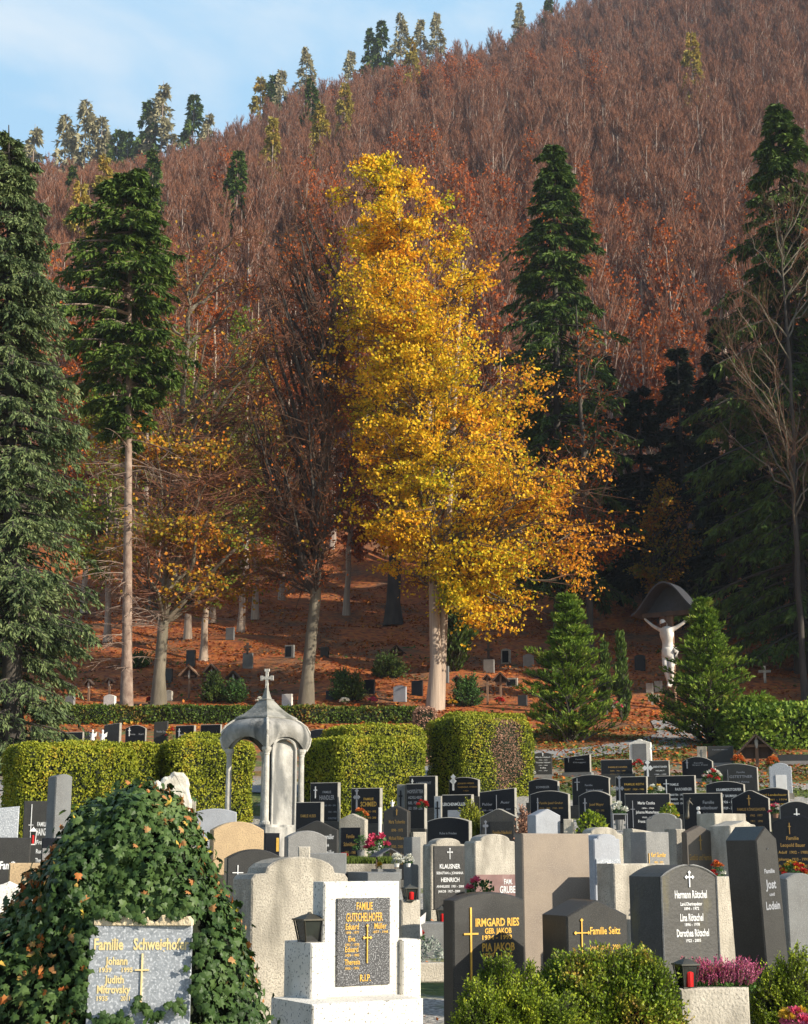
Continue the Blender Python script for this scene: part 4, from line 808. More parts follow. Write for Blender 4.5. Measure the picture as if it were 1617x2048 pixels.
gravestone('tall black obelisk stone with steep gable, engraved rose and gothic letters', 1524, 1568, 1652, 13.6, 27, .42, 'steep', 'dark_granite', base='dark_granite', roll=-3, ink='silver_dull', cross=(.5, .86, .001, .001, 'silver_dull'), taper=.93,
    vis=1980, lines=[('Familie', 0.5, 0.71, 0.027, 0.45, .03), ('Jost', 0.52, 0.616, 0.055, 0.45, .03), ('und', 0.52, 0.57, 0.021, 0.22, .03), ('Lodein', 0.52, 0.488, 0.049, 0.6, .03)])
gravestone('grey round topped stone cut off by the right edge beside the obelisk', 1573, 1630, 1746, 15.2, 22, .2, 'arch', 'grey_dull', base='concrete')
block('stone_slab', 'light concrete slab behind the dark arched gravestone', 1229, 1330, 1727, 15.0, 27, .30, 'concrete_light', cat='stone slab')
block('stone_slab', 'narrow pale slab right of the dark arched gravestone', 1412, 1474, 1753, 14.4, 27, .10, 'concrete_light', cat='stone slab')
gravestone('grey blue stone with pointed top and pale cross on a plaque', 1188, 1240, 1668, 17.4, 24, .30, 'shoulder', 'blue_grey_stone', base='concrete', panel=('grey_granite', .05, .98, .60, .80), cross=(.5, .71, .13, .5, 'silver', 'plain', .05))
gravestone('pale yellowish stone with low arch right of the brown slab', 1172, 1246, 1654, 20.0, 22, .25, 'shoulder', 'concrete_light')
gravestone('grey gravestone with three gold names and a thin gold line', 1291, 1338, 1664, 17.6, 22, .34, 'flat', 'grey_stone', ink='gold', cross=(.12, .70, .26, .01, 'gold', 'plain', .006), lines=names([('Karl Gumilar',), ('1903 - 1972', 0, .5, .6), ('Ida Gumilar',), ('1910 - 1988', 0, .5, .6), ('Johann Gumilar', 0, 1, 1.1), ('1931 - 1999', 0, .5, .7)], x=.52, z=.80, dz=.052, hh=.036, ww=.62))
gravestone('pale concrete stone with slanted cap beside the grey gold lettered one', 1265, 1314, 1657, 19.4, 22, .24, 'slantl', 'concrete_light')
gravestone('brown granite stone with pointed top, slim cross and gold script', 1372, 1427, 1651, 18.2, 18, .12, 'gable', 'brown_granite', ink='gold_dull', cross=(.5, .86, .12, .12, 'gold_dull', 'plain', .012), lines=names([('Gottlieb und Hermine', 0, 1, 1.5), ('1899 - 1966', 0, .5, .8), ('Maria   Moritz', 0, 1, 1.6), ('1921 - 2004', 0, .6, 1), ('Stradner', .15, 1, .8)], x=.5, z=.72, dz=.095, hh=.05, ww=.55))
block('stone_slab', 'grey upright slab edging the brown granite stone', 1352, 1371, 1658, 18.6, 18, .3, 'concrete', cat='stone slab')
gravestone('large light concrete portal stone behind the brown granite one', 1430, 1492, 1627, 21.0, 25, .42, 'flat', 'concrete_light', base='concrete')
gravestone('pale stone with stepped top and dark plaque left of the obelisk', 1460, 1521, 1641, 18.0, 25, .40, 'stepped', 'concrete_light', base='concrete', panel=('dark_granite', .22, .9, .2, .78))
gravestone('wide grey stone with rounded shoulders over a dark plaque', 1292, 1362, 1626, 24.5, -14, .16, 'shoulder', 'grey_stone', panel=('black_granite', .15, .78, .1, .72), ink='gold_dull', lines=[('Familie Kogler', .47, .66, .05, .5)])
gravestone('black stone with arched top, little cross and gold lines at the right edge', 1545, 1640, 1631, 23.0, -12, .15, 'arch', 'black_granite', ink='gold_dull', cross=(.35, .84, .14, .06, 'gold_dull', 'plain', .012), lines=names([('Familie', 0, 1, .5), ('Leopold Bauer',), ('Adolf  1902 - 1980', 0, .8, 1.2), ('Johanna  1910 - 1991', 0, .8, 1.2), ('Rudolf  1936 - 2003', 0, .8, 1.2)], x=.4, z=.70, dz=.085, hh=.045, ww=.5))
gravestone('grey framed stone with black plaque, white cross and two family names', 862, 932, 1676, 21.0, 27, .24, 'shoulder', 'concrete', ink='silver', base='concrete', panel=('grey_stone' if False else 'dark_granite', .08, .98, .02, .90), cross=(.52, .80, .13, .12, 'silver', 'flare', .009),
    lines=[('KLAUSNER', .52, .62, .058, .58, .015), ('SEBASTIAN u. JOHANNA', .52, .55, .032, .76), ('HEINRICH', .53, .455, .055, .52, .015), ('ANNELIESE  1931 - 2004', .53, .385, .030, .78), ('JAKOB  1927 - 2009', .50, .325, .030, .62)])
block('stone_slab', 'tall narrow dark slab left of the two family plaque', 824, 842, 1674, 21.6, 25, .28, 'grey_dull', cat='stone slab')
gravestone('yellowish arched stone over reddish marble with a column of white letters', 950, 1032, 1668, 19.0, 24, .30, 'shoulder', 'concrete_light', ink='silver', panel=('marble_red', .0, 1.0, .0, .62), cross=(.25, .34, .46, .14, 'tan_stone', 'plain', .05),
    lines=[('FAM.', .78, .53, .05, .2, .02), ('GRUBER', .80, .45, .065, .46, .02), ('STOCKER', .80, .345, .065, .5, .02), ('1952 - 1999', .80, .27, .04, .5, .02)])
# ---- left front
gravestone('dark grey four sided pillar stone with rounded top', 113, 146, 1548, 19.5, 30, .34, 'arch', 'grey_dull', base='grey_stone', taper=.97)
gravestone('charcoal stone with thin white cross left of the pillar', 49, 97, 1602, 22.0, 8, .12, 'flare', 'dark_granite', ink='silver', cross=(.34, .66, .62, .20, 'silver', 'plain', .010), lines=names([('FAMILIE',), ('HAINZL', 0, 1.6, 1.2), ('Franz',), ('Rudolf',), ('Theresia',), ('Maria',)], x=.80, z=.76, dz=.085, hh=.042, ww=.42))
gravestone('plain grey stone with sloping top at the left edge', -12, 39, 1612, 18.0, 14, .12, 'slant', 'grey_granite')
gravestone('dark stone with flowing white script cut off by the left edge', -22, 62, 1675, 15.0, 14, .14, 'flat', 'dark_granite', ink='silver', lines=[('Familie', .52, .80, .05, .42, .03), ('Rödl', .78, .68, .06, .24, .03), ('Norbert 1922 - 1990', .66, .55, .035, .60, .015)])
gravestone('low black stone divided by four grey corner fields', 85, 124, 1676, 15.6, 14, .14, 'flat', 'black_granite', panel=('grey_stone', .05, .42, .55, .93))
gravestone('plain sandy low stone beside the ivy mound', 20, 112, 1726, 12.6, 12, .2, 'flat', 'tan_stone', base='none')
gravestone('rough white stone with frilled top at the lower left edge', -30, 66, 1763, 11.2, 12, .2, 'stepped', 'white_stone', base='none')
gravestone('blue grey stone with low arch left of the canopy columns', 391, 474, 1617, 23.5, 6, .14, 'low', 'blue_grey_stone')
gravestone('sandy ochre blank stone with curved top in a grey frame', 428, 529, 1643, 19.2, 20, .20, 'arch', 'tan_stone', base='concrete')
gravestone('black stone with curved top and small white cross over the ivy', 456, 568, 1698, 15.4, 18, .16, 'arch', 'dark_granite', ink='silver', cross=(.19, .80, .17, .19, 'silver', 'plain', .010))
gravestone('black stone with gold bar and gold letters beside the ochre stone', 530, 560, 1666, 20.0, 14, .12, 'flat', 'black_granite', ink='gold', cross=(.86, .88, .14, .02, 'gold', 'plain', .035), lines=[('Franz', .55, .68, .05, .6, .03), ('Maria', .5, .58, .06, .8, .03)])
gravestone('small grey stone with round arched top above the concrete one', 576, 655, 1661, 18.4, 16, .2, 'arch', 'grey_stone')
block('stone_ledge', 'dark grey stone ledge right of the small grey arched stone', 612, 694, 1706, 17.0, 14, .3, 'grey_dull', cat='stone ledge')
block('stone_cube', 'pale square stone block above the big concrete gravestone', 597, 621, 1693, 15.0, 4, .12, 'concrete_light', cat='stone block')
gravestone('black stone with thin white script right of the canopy', 592, 676, 1641, 21.4, -4, .14, 'gable', 'dark_granite', ink='silver', cross=(.28, .77, .12, .08, 'silver', 'plain', .010), lines=names([('Johann Brunnmüller', 0, 1.1, 1.1), ('1906 - 1984', 0, .7, .6), ('Maria Brunnmüller', 0, 1.1, 1.1), ('1911 - 1990', 0, .7, .6)], x=.64, z=.80, dz=.085, hh=.05, ww=.5))
gravestone('grey pointed stone with a black plaque between two script stones', 678, 731, 1627, 22.5, -14, .16, 'gable', 'concrete', panel=('black_granite', .1, .82, .32, .84), ink='gold_dull', lines=names([('Familie', 0, 1, .6), ('Schmidbauer',), ('1911 - 1981', 0, .8, .8)], x=.46, z=.72, dz=.09, hh=.045, ww=.5))
gravestone('dark pointed stone with faded gold names beside the pink flowers', 767, 816, 1611, 24.0, -18, .16, 'gable', 'dark_granite', ink='gold_dull', cross=(.55, .92, .08, .08, 'gold_dull', 'plain', .012), lines=names([('Maria Tschernko',), ('1898 - 1973', 0, .8, .7), ('Michael Pöllerer',), ('1930 - 2005', 0, .8, .7), ('Konrad Pöllerer', .05), ('1941 - 2008', 0, .8, .7)], x=.56, z=.78, dz=.10, hh=.045, ww=.66))
# ---- black rows, facing left of the camera, bright right edges
BR = 'dark polished gravestones in the upper rows'
def blk(label, xl, xr, top, d, style='flat', yaw=-22, th=.13, m='black_granite', **k):
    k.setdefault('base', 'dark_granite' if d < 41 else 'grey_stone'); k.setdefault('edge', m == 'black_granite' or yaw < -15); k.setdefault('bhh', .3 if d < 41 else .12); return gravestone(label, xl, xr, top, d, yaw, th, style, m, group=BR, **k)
blk('black stone with white cross and white family name in front of the hedge', 621, 677, 1565, 31.5, ink='silver_dull', cross=(.19, .82, .22, .12, 'silver', 'plain', .02), lines=names([('FAMILIE', 0, .9, .6), ('HANDLER', 0, 1.7, 1.05), ('RICHARD  1931 - 2001', .05, .6, 1.1), ('1932 - 1992', .2, .6, .6), ('CHRISTINE', .2, .7, .6)], x=.6, z=.80, dz=.12, hh=.05, ww=.5))
blk('black stone with large gold family name in front of the hedge', 703, 761, 1576, 31.0, ink='gold', cross=(.19, .75, .40, .12, 'silver_dull', 'flare', .03), lines=names([('FAMILIE', 0, .9, .65), ('SCHMIED', 0, 1.7, 1.05), ('ALOIS  1911 - 1975', 0, .7, 1), ('PAULA  1915 - 2000', 0, .7, 1)], x=.60, z=.76, dz=.12, hh=.055, ww=.52))
blk('black stone partly hidden behind the canopy wall', 592, 643, 1604, 27.0, ink='gold_dull', lines=[('FAMILIE HUBER', .5, .75, .05, .6)], cross=None)
blk('black stone with a grey cross panel and four grey lines', 812, 850, 1567, 30.0, ink='silver_dull', lines=names([('HOFSTÄTTER', 0, 1.2, 1.1), ('ADELHEID', 0, .9, 1), ('KARL  1920 - 1999',), ('LEO  1954 - 2006',)], x=.5, z=.84, dz=.09, hh=.05, ww=.75))
blk('narrow grey panel with cross joined to the black four line stone', 794, 810, 1569, 30.15, m='grey_dull', cross=(.5, .75, .3, .5, 'black_granite', 'plain', .03))
blk('black stone behind the four line stone, white cross at left', 818, 872, 1552, 34.0, ink='silver_dull', cross=(.13, .86, .16, .08, 'silver', 'plain', .025), lines=[('LAMPRECHT', .55, .82, .055, .55)])
blk('black low arched stone with gold names and silver flower relief', 898, 957, 1554, 36.0, 'low', ink='gold_dull', cross=(.15, .8, .42, .06, 'silver', 'flare', .045), lines=names([('JOHANN WEBER',), ('THERESIA WEBER', .05, .9, 1.2), ('1922', 0, .7, .3)], x=.58, z=.78, dz=.11, hh=.05, ww=.56))
blk('black stone with curved grey panel, black cross and gold names', 1000, 1032, 1543, 38.5, 'slant', ink='gold', lines=names([('Familie', 0, 1, .6), ('Pfandler',), ('Maria 1916 - 1990', 0, .8, 1), ('Franz 1920 - 2002', 0, .8, 1)], x=.45, z=.80, dz=.09, hh=.06, ww=.75))
blk('curved grey panel with black cross beside the gold lettered black stone', 976, 999, 1544, 38.6, m='grey_granite', cross=(.5, .7, .5, .5, 'black_granite', 'plain', .04), style='round')
blk('black stone with an open book of white lines and a grey panel', 884, 944, 1589, 29.0, ink='silver', panel=('blue_grey_stone', .2, .72, .1, .72), lines=[('LERCHENMÜLLER', .42, .80, .055, .78, .02)])
blk('slim grey panel with black cross beside the open book stone', 868, 883, 1592, 29.1, m='grey_granite', cross=(.5, .7, .4, .6, 'black_granite', 'plain', .03))
blk('black stone with rising top edge and two names split by a line', 959, 1030, 1576, 32.0, 'slant', ink='silver_dull', cross=(.48, .60, .5, .01, 'silver_dull', 'plain', .012), lines=[('Pichler', .22, .62, .06, .28), ('Auer', .72, .66, .06, .26), ('1920 - 1999', .22, .50, .035, .3), ('1924 - 2001', .72, .52, .035, .3)])
blk('plain black stone with low arch behind the two family plaque', 854, 939, 1634, 25.5, 'low', ink='silver_dull', lines=[('Ruhe in Frieden', .5, .7, .04, .4)])
blk('dark pointed stone with engraved praying hands above the marble one', 960, 1034, 1617, 26.6, 'gable', yaw=-16, m='moss_granite', ink='gold_dull', panel=('dark_granite', .28, .92, .35, .78), lines=[('Familie Neuhold', .6, .56, .06, .5)], cross=(.16, .66, .22, .08, 'silver_dull', 'flare', .02))
gravestone('pale grey pointed stone above the brown slab', 1071, 1121, 1618, 25.0, 22, .30, 'gable', 'blue_grey_stone', base='concrete')
blk('black arched stone with three white gothic names near the path', 1068, 1104, 1505, 42.0, 'low', yaw=-8, th=.1, m='dark_granite', ink='silver', cross=(.5, .93, .12, .10, 'silver', 'plain', .02), lines=names([('Maria Huberl',), ('1906 - 1982', 0, .6, .6), ('Thomas Huberl',), ('1901 - 1988', 0, .6, .6), ('Ida', 0, 1, .4), ('1931 - 2001', 0, .6, .6)], x=.5, z=.80, dz=.10, hh=.05, ww=.8))
blk('black stone with sloping top standing alone at the path', 1128, 1180, 1509, 42.5, 'slant', ink='silver_dull', cross=(.18, .8, .3, .08, 'silver_dull', 'plain', .015), lines=[('Familie', .6, .76, .05, .3), ('Eibegger', .6, .62, .06, .5)])
blk('black arched stone with thin grey name, right of the white flowers', 1057, 1116, 1557, 35.0, 'low', ink='silver_dull', lines=[('SCHWEIGER', .48, .74, .06, .45)])
blk('black arched stone with faint gold names above the pale grey stone', 1060, 1137, 1581, 31.0, 'low', ink='gold_dull', cross=(.2, .7, .3, .05, 'silver_dull', 'plain', .02), lines=names([('Familie Josef Gruber',), ('1912 - 1985   1920 - 2001', 0, .7, 1)], x=.55, z=.72, dz=.10, hh=.05, ww=.6))
blk('black stone with silver cross and long grey name below the path stones', 1144, 1218, 1549, 34.5, 'low', ink='silver_dull', cross=(.14, .78, .28, .14, 'silver_dull', 'plain', .02), lines=[('Familie', .45, .74, .045, .2), ('Steinberger', .6, .62, .055, .46)])
blk('black arched stone behind the green leafy shrub', 1157, 1221, 1581, 30.0, 'arch', ink='gold_dull', cross=(.2, .72, .28, .12, 'silver_dull', 'plain', .02), lines=names([('Josef Mayer', -.1, 1, .9), ('1920 - 1990', 0, .8, .5), ('1925 - 2005', 0, .8, .5)], x=.66, z=.72, dz=.11, hh=.05, ww=.5))
blk('black stone with gold family name below the white ornate tomb', 1202, 1265, 1519, 40.5, yaw=-12, ink='gold_dull', lines=names([('FAMILIE HOFER',), ('KARL   1921 - 1989', 0, .7, .8), ('MARIA  1925 - 2006', 0, .7, .8)], x=.53, z=.68, dz=.13, hh=.06, ww=.6))
blk('small black stone with double white cross ornament and white name', 1288, 1338, 1521, 40.0, yaw=-16, m='dark_granite', ink='silver', cross=(.15, .62, .62, .22, 'silver', 'flare', .05), lines=names([('EBENSTEINER', 0, 1.2, 1.1), ('HELMUT', 0, .8, .7), ('1944 - 1999', 0, .7, .9)], x=.64, z=.74, dz=.13, hh=.055, ww=.5))
blk('black arched stone with silver cross below the long dark double stone', 1364, 1424, 1513, 41.0, 'arch', ink='silver_dull', cross=(.17, .72, .32, .08, 'silver_dull', 'plain', .03), lines=[('Familie', .55, .74, .045, .3), ('Krenn Franz', .6, .66, .05, .5)])
blk('dark wide stone under the conifer hedge with faint letters', 1415, 1466, 1492, 45.0, m='dark_granite', yaw=-14, ink='silver_dull', lines=[('Familie Maier', .5, .8, .05, .6)])
blk('small light grey upright panel left of the dark wide stone', 1394, 1413, 1493, 45.1, m='concrete', yaw=-14, cross=(.5, .6, .5, .3, 'grey_dull', 'plain', .02))
blk('broad charcoal stone with thin silver line and grey family name', 1423, 1513, 1527, 37.0, 'low', m='dark_granite', ink='silver_dull', cross=(.36, .6, .5, .002, 'silver_dull', 'plain', .01), lines=names([('Familie', 0, .8, .35), ('GSTETTNER', 0, 1.2, 1), ('Karl Anna', 0, .8, .7)], x=.64, z=.76, dz=.12, hh=.055, ww=.5))
blk('black stone at the right edge below the conifer hedge', 1557, 1640, 1509, 45.5, yaw=-10, m='dark_granite')
blk('black stone with long engraved ear of wheat and gold family name', 1231, 1293, 1553, 34.2, ink='gold', cross=(.13, .60, .75, .16, 'silver_dull', 'flare', .035), lines=names([('FAMILIE REITH',), ('KURT   1924 - 1986', 0, .8, 1), ('STEFAN 1951 - 1970', 0, .8, 1)], x=.60, z=.80, dz=.11, hh=.05, ww=.62))
blk('black stone with white cross and three white name rows', 1312, 1389, 1551, 33.0, ink='silver', cross=(.27, .8, .26, .15, 'silver', 'plain', .018), lines=[('FAMILIE', .47, .81, .045, .22), ('RAUSCHBERGER', .70, .72, .05, .42), ('MARTIN', .46, .62, .04, .2), ('1910 - 1971', .74, .62, .04, .26), ('MARIA', .46, .54, .04, .18), ('1912 - 1989', .74, .54, .04, .26), ('FERDINAND', .46, .46, .04, .22), ('1940 - 1992', .74, .46, .04, .26)])
blk('black arched stone with long white name, right of the three row one', 1412, 1487, 1562, 31.5, 'low', ink='silver', lines=names([('KRAMMERSTORFER', 0, 1, 1.3), ('ERNST  BAUMANN', -.05, .9, 1), ('1926 - 1991', 0, .9, .7), ('1929 - 2008', 0, .9, .7)], x=.6, z=.82, dz=.11, hh=.05, ww=.5))
blk('black stone with gold columns of dates beside the pink lilac pot', 1518, 1576, 1575, 33.0, 'low', ink='gold', lines=names([('Karl Landschauer', 0, 1.1, 1.1), ('1901 - 1974', .1, .8, .8), ('1924 - 1990', .1, .8, .8), ('1951', .1, .8, .4), ('2003', .1, .8, .4)], x=.5, z=.80, dz=.11, hh=.05, ww=.8))
blk('black stone with white names above the grey shouldered stone', 1250, 1340, 1587, 29.5, yaw=-8, ink='silver', cross=(.17, .62, .5, .10, 'silver_dull', 'plain', .014), lines=names([('Maria Czutka', -.03, 1.2, .85), ('1896 - 1966', 0, .6, .6), ('Johanna Mosterbauer', 0, 1.2, 1.2), ('1920 - 1979', 0, .6, .6), ('Franz Mosterb.', 0, 1.2, 1)], x=.50, z=.80, dz=.085, hh=.045, ww=.44))
blk('black stone with bronze mourning figure, white names and round portraits', 1366, 1442, 1586, 28.5, ink='silver_dull', lines=names([('Familie', 0, 1.2, .8), ('Lechenbauer', 0, 1.3, 1.3), ('Johann', 0, .9, .8), ('1921 - 1983', 0, .8, .9), ('Maria', 0, .9, .7), ('1925 - 2001', 0, .8, .9)], x=.66, z=.82, dz=.09, hh=.045, ww=.36))
blk('black stone with pointed arch, gold cross and gold family name', 1463, 1536, 1580, 29.5, 'gable', ink='gold_dull', cross=(.47, .82, .18, .10, 'gold_dull', 'plain', .018), lines=names([('FAMILIE KÖNIGSHOFER', 0, 1.1, 1.3), ('KARL    1902   1977', 0, .8, 1), ('ROSA    1911   1990', 0, .8, 1), ('KARL    1931   1999', 0, .8, 1), ('ANNA    1936   2007', 0, .8, 1)], x=.52, z=.64, dz=.10, hh=.045, ww=.58))
blk('low black stone with bright silver cross near the right edge', 1560, 1625, 1602, 27.0, 'arch', yaw=-10, cross=(.5, .74, .28, .18, 'silver', 'plain', .02), ink='silver')
blk('stone with oval portraits under dark trees behind the left hedge', 1540, 1585, 1526, 38.0, 'shoulder', yaw=-10, m='grey_stone', panel=('ceramic_white', .2, .68, .25, .68)) if False else None
gravestone('pale grey arched stone bearing a white plaque at the right', 1538, 1582, 1526, 38.0, -14, .2, 'shoulder', 'grey_granite', panel=('ceramic_white', .28, .75, .18, .66), base='concrete')
gravestone('ornate white stone with scrolled top and slate panel by the path', 1258, 1301, 1478, 45.5, -16, .25, 'baroque', 'white_stone', panel=('grey_dull', .16, .80, .12, .82), base='concrete_light')
# ---- far left rows under the long hedge
FL = [('black low stone at far left with pale left edge', 63, 86, 1452, 50, 'flat', 20, None), ('low wide black stone left of the white angels', 116, 166, 1464, 49.5, 'flat', -10, None), ('low dark arched stone behind the white figurine', 160, 190, 1463, 51, 'low', -10, None), ('plain slate blue stone with bright right edge under the long hedge', 209, 240, 1446, 50, 'slant', -22, None),
      ('black arched stone with thin cross under the long hedge', 252, 292, 1450, 50, 'arch', -6, ('Anna    Karl', 'silver_dull')), ('tall slate stone with white lines under the long hedge', 309, 336, 1442, 50, 'slant', -6, ('Familie Graf', 'silver_dull')), ('black stone with white cross and white name under the long hedge', 352, 389, 1451, 49.5, 'flat', -20, ('HINTERHOFER', 'silver')),
      ('grey framed black stone left of the canopy roof', 402, 442, 1449, 50, 'flat', -14, None), ('narrow black stone in the gap between two left hedges', 312, 330, 1489, 40, 'slantl', -22, None), ('black stone peeping over the hedge right of the canopy', 620, 660, 1458, 46, 'low', -14, None), ('dark grey slab between canopy and hedge', 598, 628, 1552, 36, 'flat', 10, None)]
for lab, a, b, tp, d, st, yw, tx in FL:
    blk(lab, a, b, tp, d, st, yaw=yw, m='black_granite' if 'black' in lab else 'dark_granite', ink=tx[1] if tx else 'silver', lines=[(tx[0], .55, .6, .07, .7)] if tx else (), cross=(.2, .72, .34, .12, 'silver', 'plain', .03) if 'cross' in lab else None, panel=('black_granite', .12, .8, .1, .78) if 'framed' in lab else None)
# ================================================================ IVY MOUND WITH PLAQUE
IVY = ([[0, .42, .10], [0, 0, 0], [.22, -.06, 0], [.50, .14, -.05], [.30, .38, .02], [.38, .66, -.03], [.12, .62, .03], [0, 1, -.08], [-.12, .62, .03], [-.38, .66, -.03], [-.30, .38, .02], [-.50, .14, -.05], [-.22, -.06, 0]],
       [[0, i, i + 1] for i in range(1, 12)] + [[0, 12, 1]])
D0 = 9.0; mo_ = P(265, 1575, D0); zb = -.15
ox = np.array([(px - 265) * mpp(1800, D0) for px in (-60, 15, 60, 112, 140, 157, 192, 262, 330, 378, 408, 440, 475, 505, 545)])
oz = np.array([P(265, py, D0).z - zb for py in (1960, 1840, 1795, 1752, 1700, 1652, 1606, 1590, 1602, 1642, 1700, 1785, 1860, 1950, 2110)])
def mound(x, s, uneven=1):                         # s: 0 at the ground in front .. 1 crest .. 2 at the back
    H = np.interp(x, ox, oz) + .03 * np.sin(x * 11) + .02 * np.sin(x * 23 + 1); a = (1 - s) * math.pi / 2; dp = .62 * np.clip(1 - (x / 1.05) ** 2, .05, 1) ** .5
    z = H * np.cos(a) ** .6; y = -dp * np.sin(a); b = .03 * np.sin(x * 9 + z * 7) + .025 * np.sin(x * 17 - z * 13)
    return np.stack([x, y + b * np.where(y < 0, -1, 1), z], -1)
t_ivy = thing('ivy_mound', 'grave mound overgrown with dark ivy around a grey gold lettered plaque', 'ivy', (mo_.x, D0, zb))
gx, gs = np.meshgrid(np.linspace(ox[0], ox[-1], 60), np.linspace(.02, 1.98, 40)); V = mound(gx, gs) * np.array([.97, .9, .965]); i = (np.arange(39)[:, None] * 60 + np.arange(59)[None]).ravel()
Geo().add(V.reshape(-1, 3), np.stack([i, i + 1, i + 61, i + 60], 1)).obj('dark_core', M['hedge_core'], t_ivy)  # closed dark mound beneath the ivy leaves
n = 12500; r = np.random.default_rng(9); x = r.uniform(ox[0], ox[-1], n); s = r.uniform(.05, 1.5, n) ** .9; H = np.interp(x, ox, oz); keep = r.uniform(size=n) < H / 2.0; x, s = x[keep], s[keep]; n = len(x)
c = mound(x, s); e = 1e-3; du = mound(x + e, s) - c; dv = mound(x, s + e) - c; nn = np.cross(du, dv); nn /= np.linalg.norm(nn, axis=1, keepdims=True) + 1e-12; nn[nn[:, 1] > 0.2] *= -1; nn = np.where((nn[:, 2:3] < 0) & (np.abs(nn[:, 1:2]) < .3), -nn, nn)
pz0, pz1 = P(265, 2012, D0 - .6).z - zb, P(265, 1850, D0 - .6).z - zb; px0, px1 = P(181, 1900, D0 - .6).x - mo_.x, P(384, 1900, D0 - .6).x - mo_.x
jag = .035 * np.sin(x * 31) + .03 * np.sin(c[:, 2] * 37) + r.normal(size=n) * .012
out_ = ~((x > px0 + .015 + jag) & (x < px1 + .03 + jag ) & (c[:, 2] < pz1 + .03 + jag) & (c[:, 2] > pz0 + jag - .09) & (c[:, 1] < 0))
x, s, c, nn = x[out_], s[out_], c[out_], nn[out_]; n = len(x)
ax = r.normal(size=(n, 3)) * .45; ax[:, 2] -= .75; ax += nn * .25; sz = r.uniform(.034, .068, n)
Geo().stamp(*IVY, c + nn * (r.uniform(.0, .05, (n, 1)) + (r.uniform(size=(n, 1)) < .04) * .06), ax, nn + unit(n) * .45, sz).obj('leaves', M['ivy_leaf'], t_ivy)
k = r.choice(n, 900); k = k[(np.sin(x[k] * 5 + c[k, 2] * 3) + r.normal(size=len(k)) * .7 + (x[k] < -.3) * .9) > .35]
fl = Geo().stamp(*IVY, c[k] + nn[k] * .055, unit(len(k)), nn[k] + unit(len(k)) * .8, r.uniform(.022, .06, len(k))).obj('fallen_leaves', M['fallen_leaf_near']); fl.location = t_ivy.location
tag(fl, 'orange and yellow dead leaves caught on the ivy mound', 'fallen leaves', kind='stuff')
# shoots that hang over the rim of the plaque
r = np.random.default_rng(19); ne = 250; side = r.integers(0, 4, ne); q = r.uniform(size=ne); wv = .022 * np.sin(q * 21) + .02 * np.sin(q * 47) + r.normal(size=ne) * .014
ex = np.where(side == 0, px0 - .03 + wv, np.where(side == 1, px1 + .05 + wv, px0 + (px1 - px0) * q)); ez = np.where(side < 2, pz0 + (pz1 - pz0) * q, np.where(side == 2, pz1 + .075 + wv * .8, pz0 - .07 + np.abs(wv) + .07 * (q > .45) * np.abs(np.sin(q * 9))))
c2 = np.stack([ex, np.full(ne, -.615) - r.uniform(.02, .05, ne), ez], 1); n2 = unit(ne) * .5; n2[:, 1] -= 1; a2 = r.normal(size=(ne, 3)) * .45; a2[:, 2] -= .8; a2[:, 1] *= .3
Geo().stamp(*IVY, c2, a2, n2, r.uniform(.032, .058, ne)).obj('shoots', M['ivy_leaf'], t_ivy)
# plaque
pw = px1 - px0; ph = pz1 - pz0 + .1; pm_y = D0 - .625
pt = thing('grave_plaque', 'speckled grey granite plaque with gold gothic lettering set in the ivy', 'grave plaque', (mo_.x + (px0 + px1) / 2, pm_y, zb + pz0 - .1), R(3))
Geo().ext([(-pw/2, 0), (pw/2, 0), (pw/2, ph), (-pw/2, ph)], 0, .05, bev=.004).obj('slab', M['grey_granite'], pt)
G = Geo(); Yt = lambda py: P(265, py, pm_y).z - (zb + pz0 - .1)
for s_, px, py, hp, wp in [('Familie', 218, 1899, 22, 58), ('Schweighofer', 322, 1899, 22, 110), ('Johann', 236, 1929, 15, 44), ('1939', 213, 1944, 9, 24), ('1995', 256, 1944, 9, 22), ('Judith', 233, 1966, 15, 38), ('Mitrovsky', 231, 1986, 15, 66), ('1935', 209, 2001, 9, 22), ('2011', 256, 2001, 9, 18)]:
    m_ = mpp(1900, pm_y); add_text(G, s_, (px - 281) * m_, Yt(py), hp * m_, -.003, width=wp * m_, weight=.03)
G.obj('lettering', M['gold_pale'], pt)
cross_geo((286 - 281) * mpp(1900, pm_y), (Yt(1907) + Yt(2010)) / 2, Yt(1907) - Yt(2010), .075, -.004, t=.008).obj('cross', M['gold_pale'], pt)
r2 = random.Random(3); pts_ = [(-pw/2 + .02, 0), (pw/2, 0)]; n_ = 26
for i in range(n_ + 1): pts_.append((pw/2 - (pw - .02) * i / n_, .015 + .06 * max(0, math.sin(i * 1.1)) * r2.random() + .02 * r2.random()))
sr = Geo().ext(pts_, 0, .09, bev=.003).obj('sandstone_edge', M['sandstone'], None); sr.location = (mo_.x + (px0 + px1) / 2, pm_y - .015, zb + pz1 - .002); tag(sr, 'jagged sandstone lip showing above the plaque in the ivy', 'stone edge')

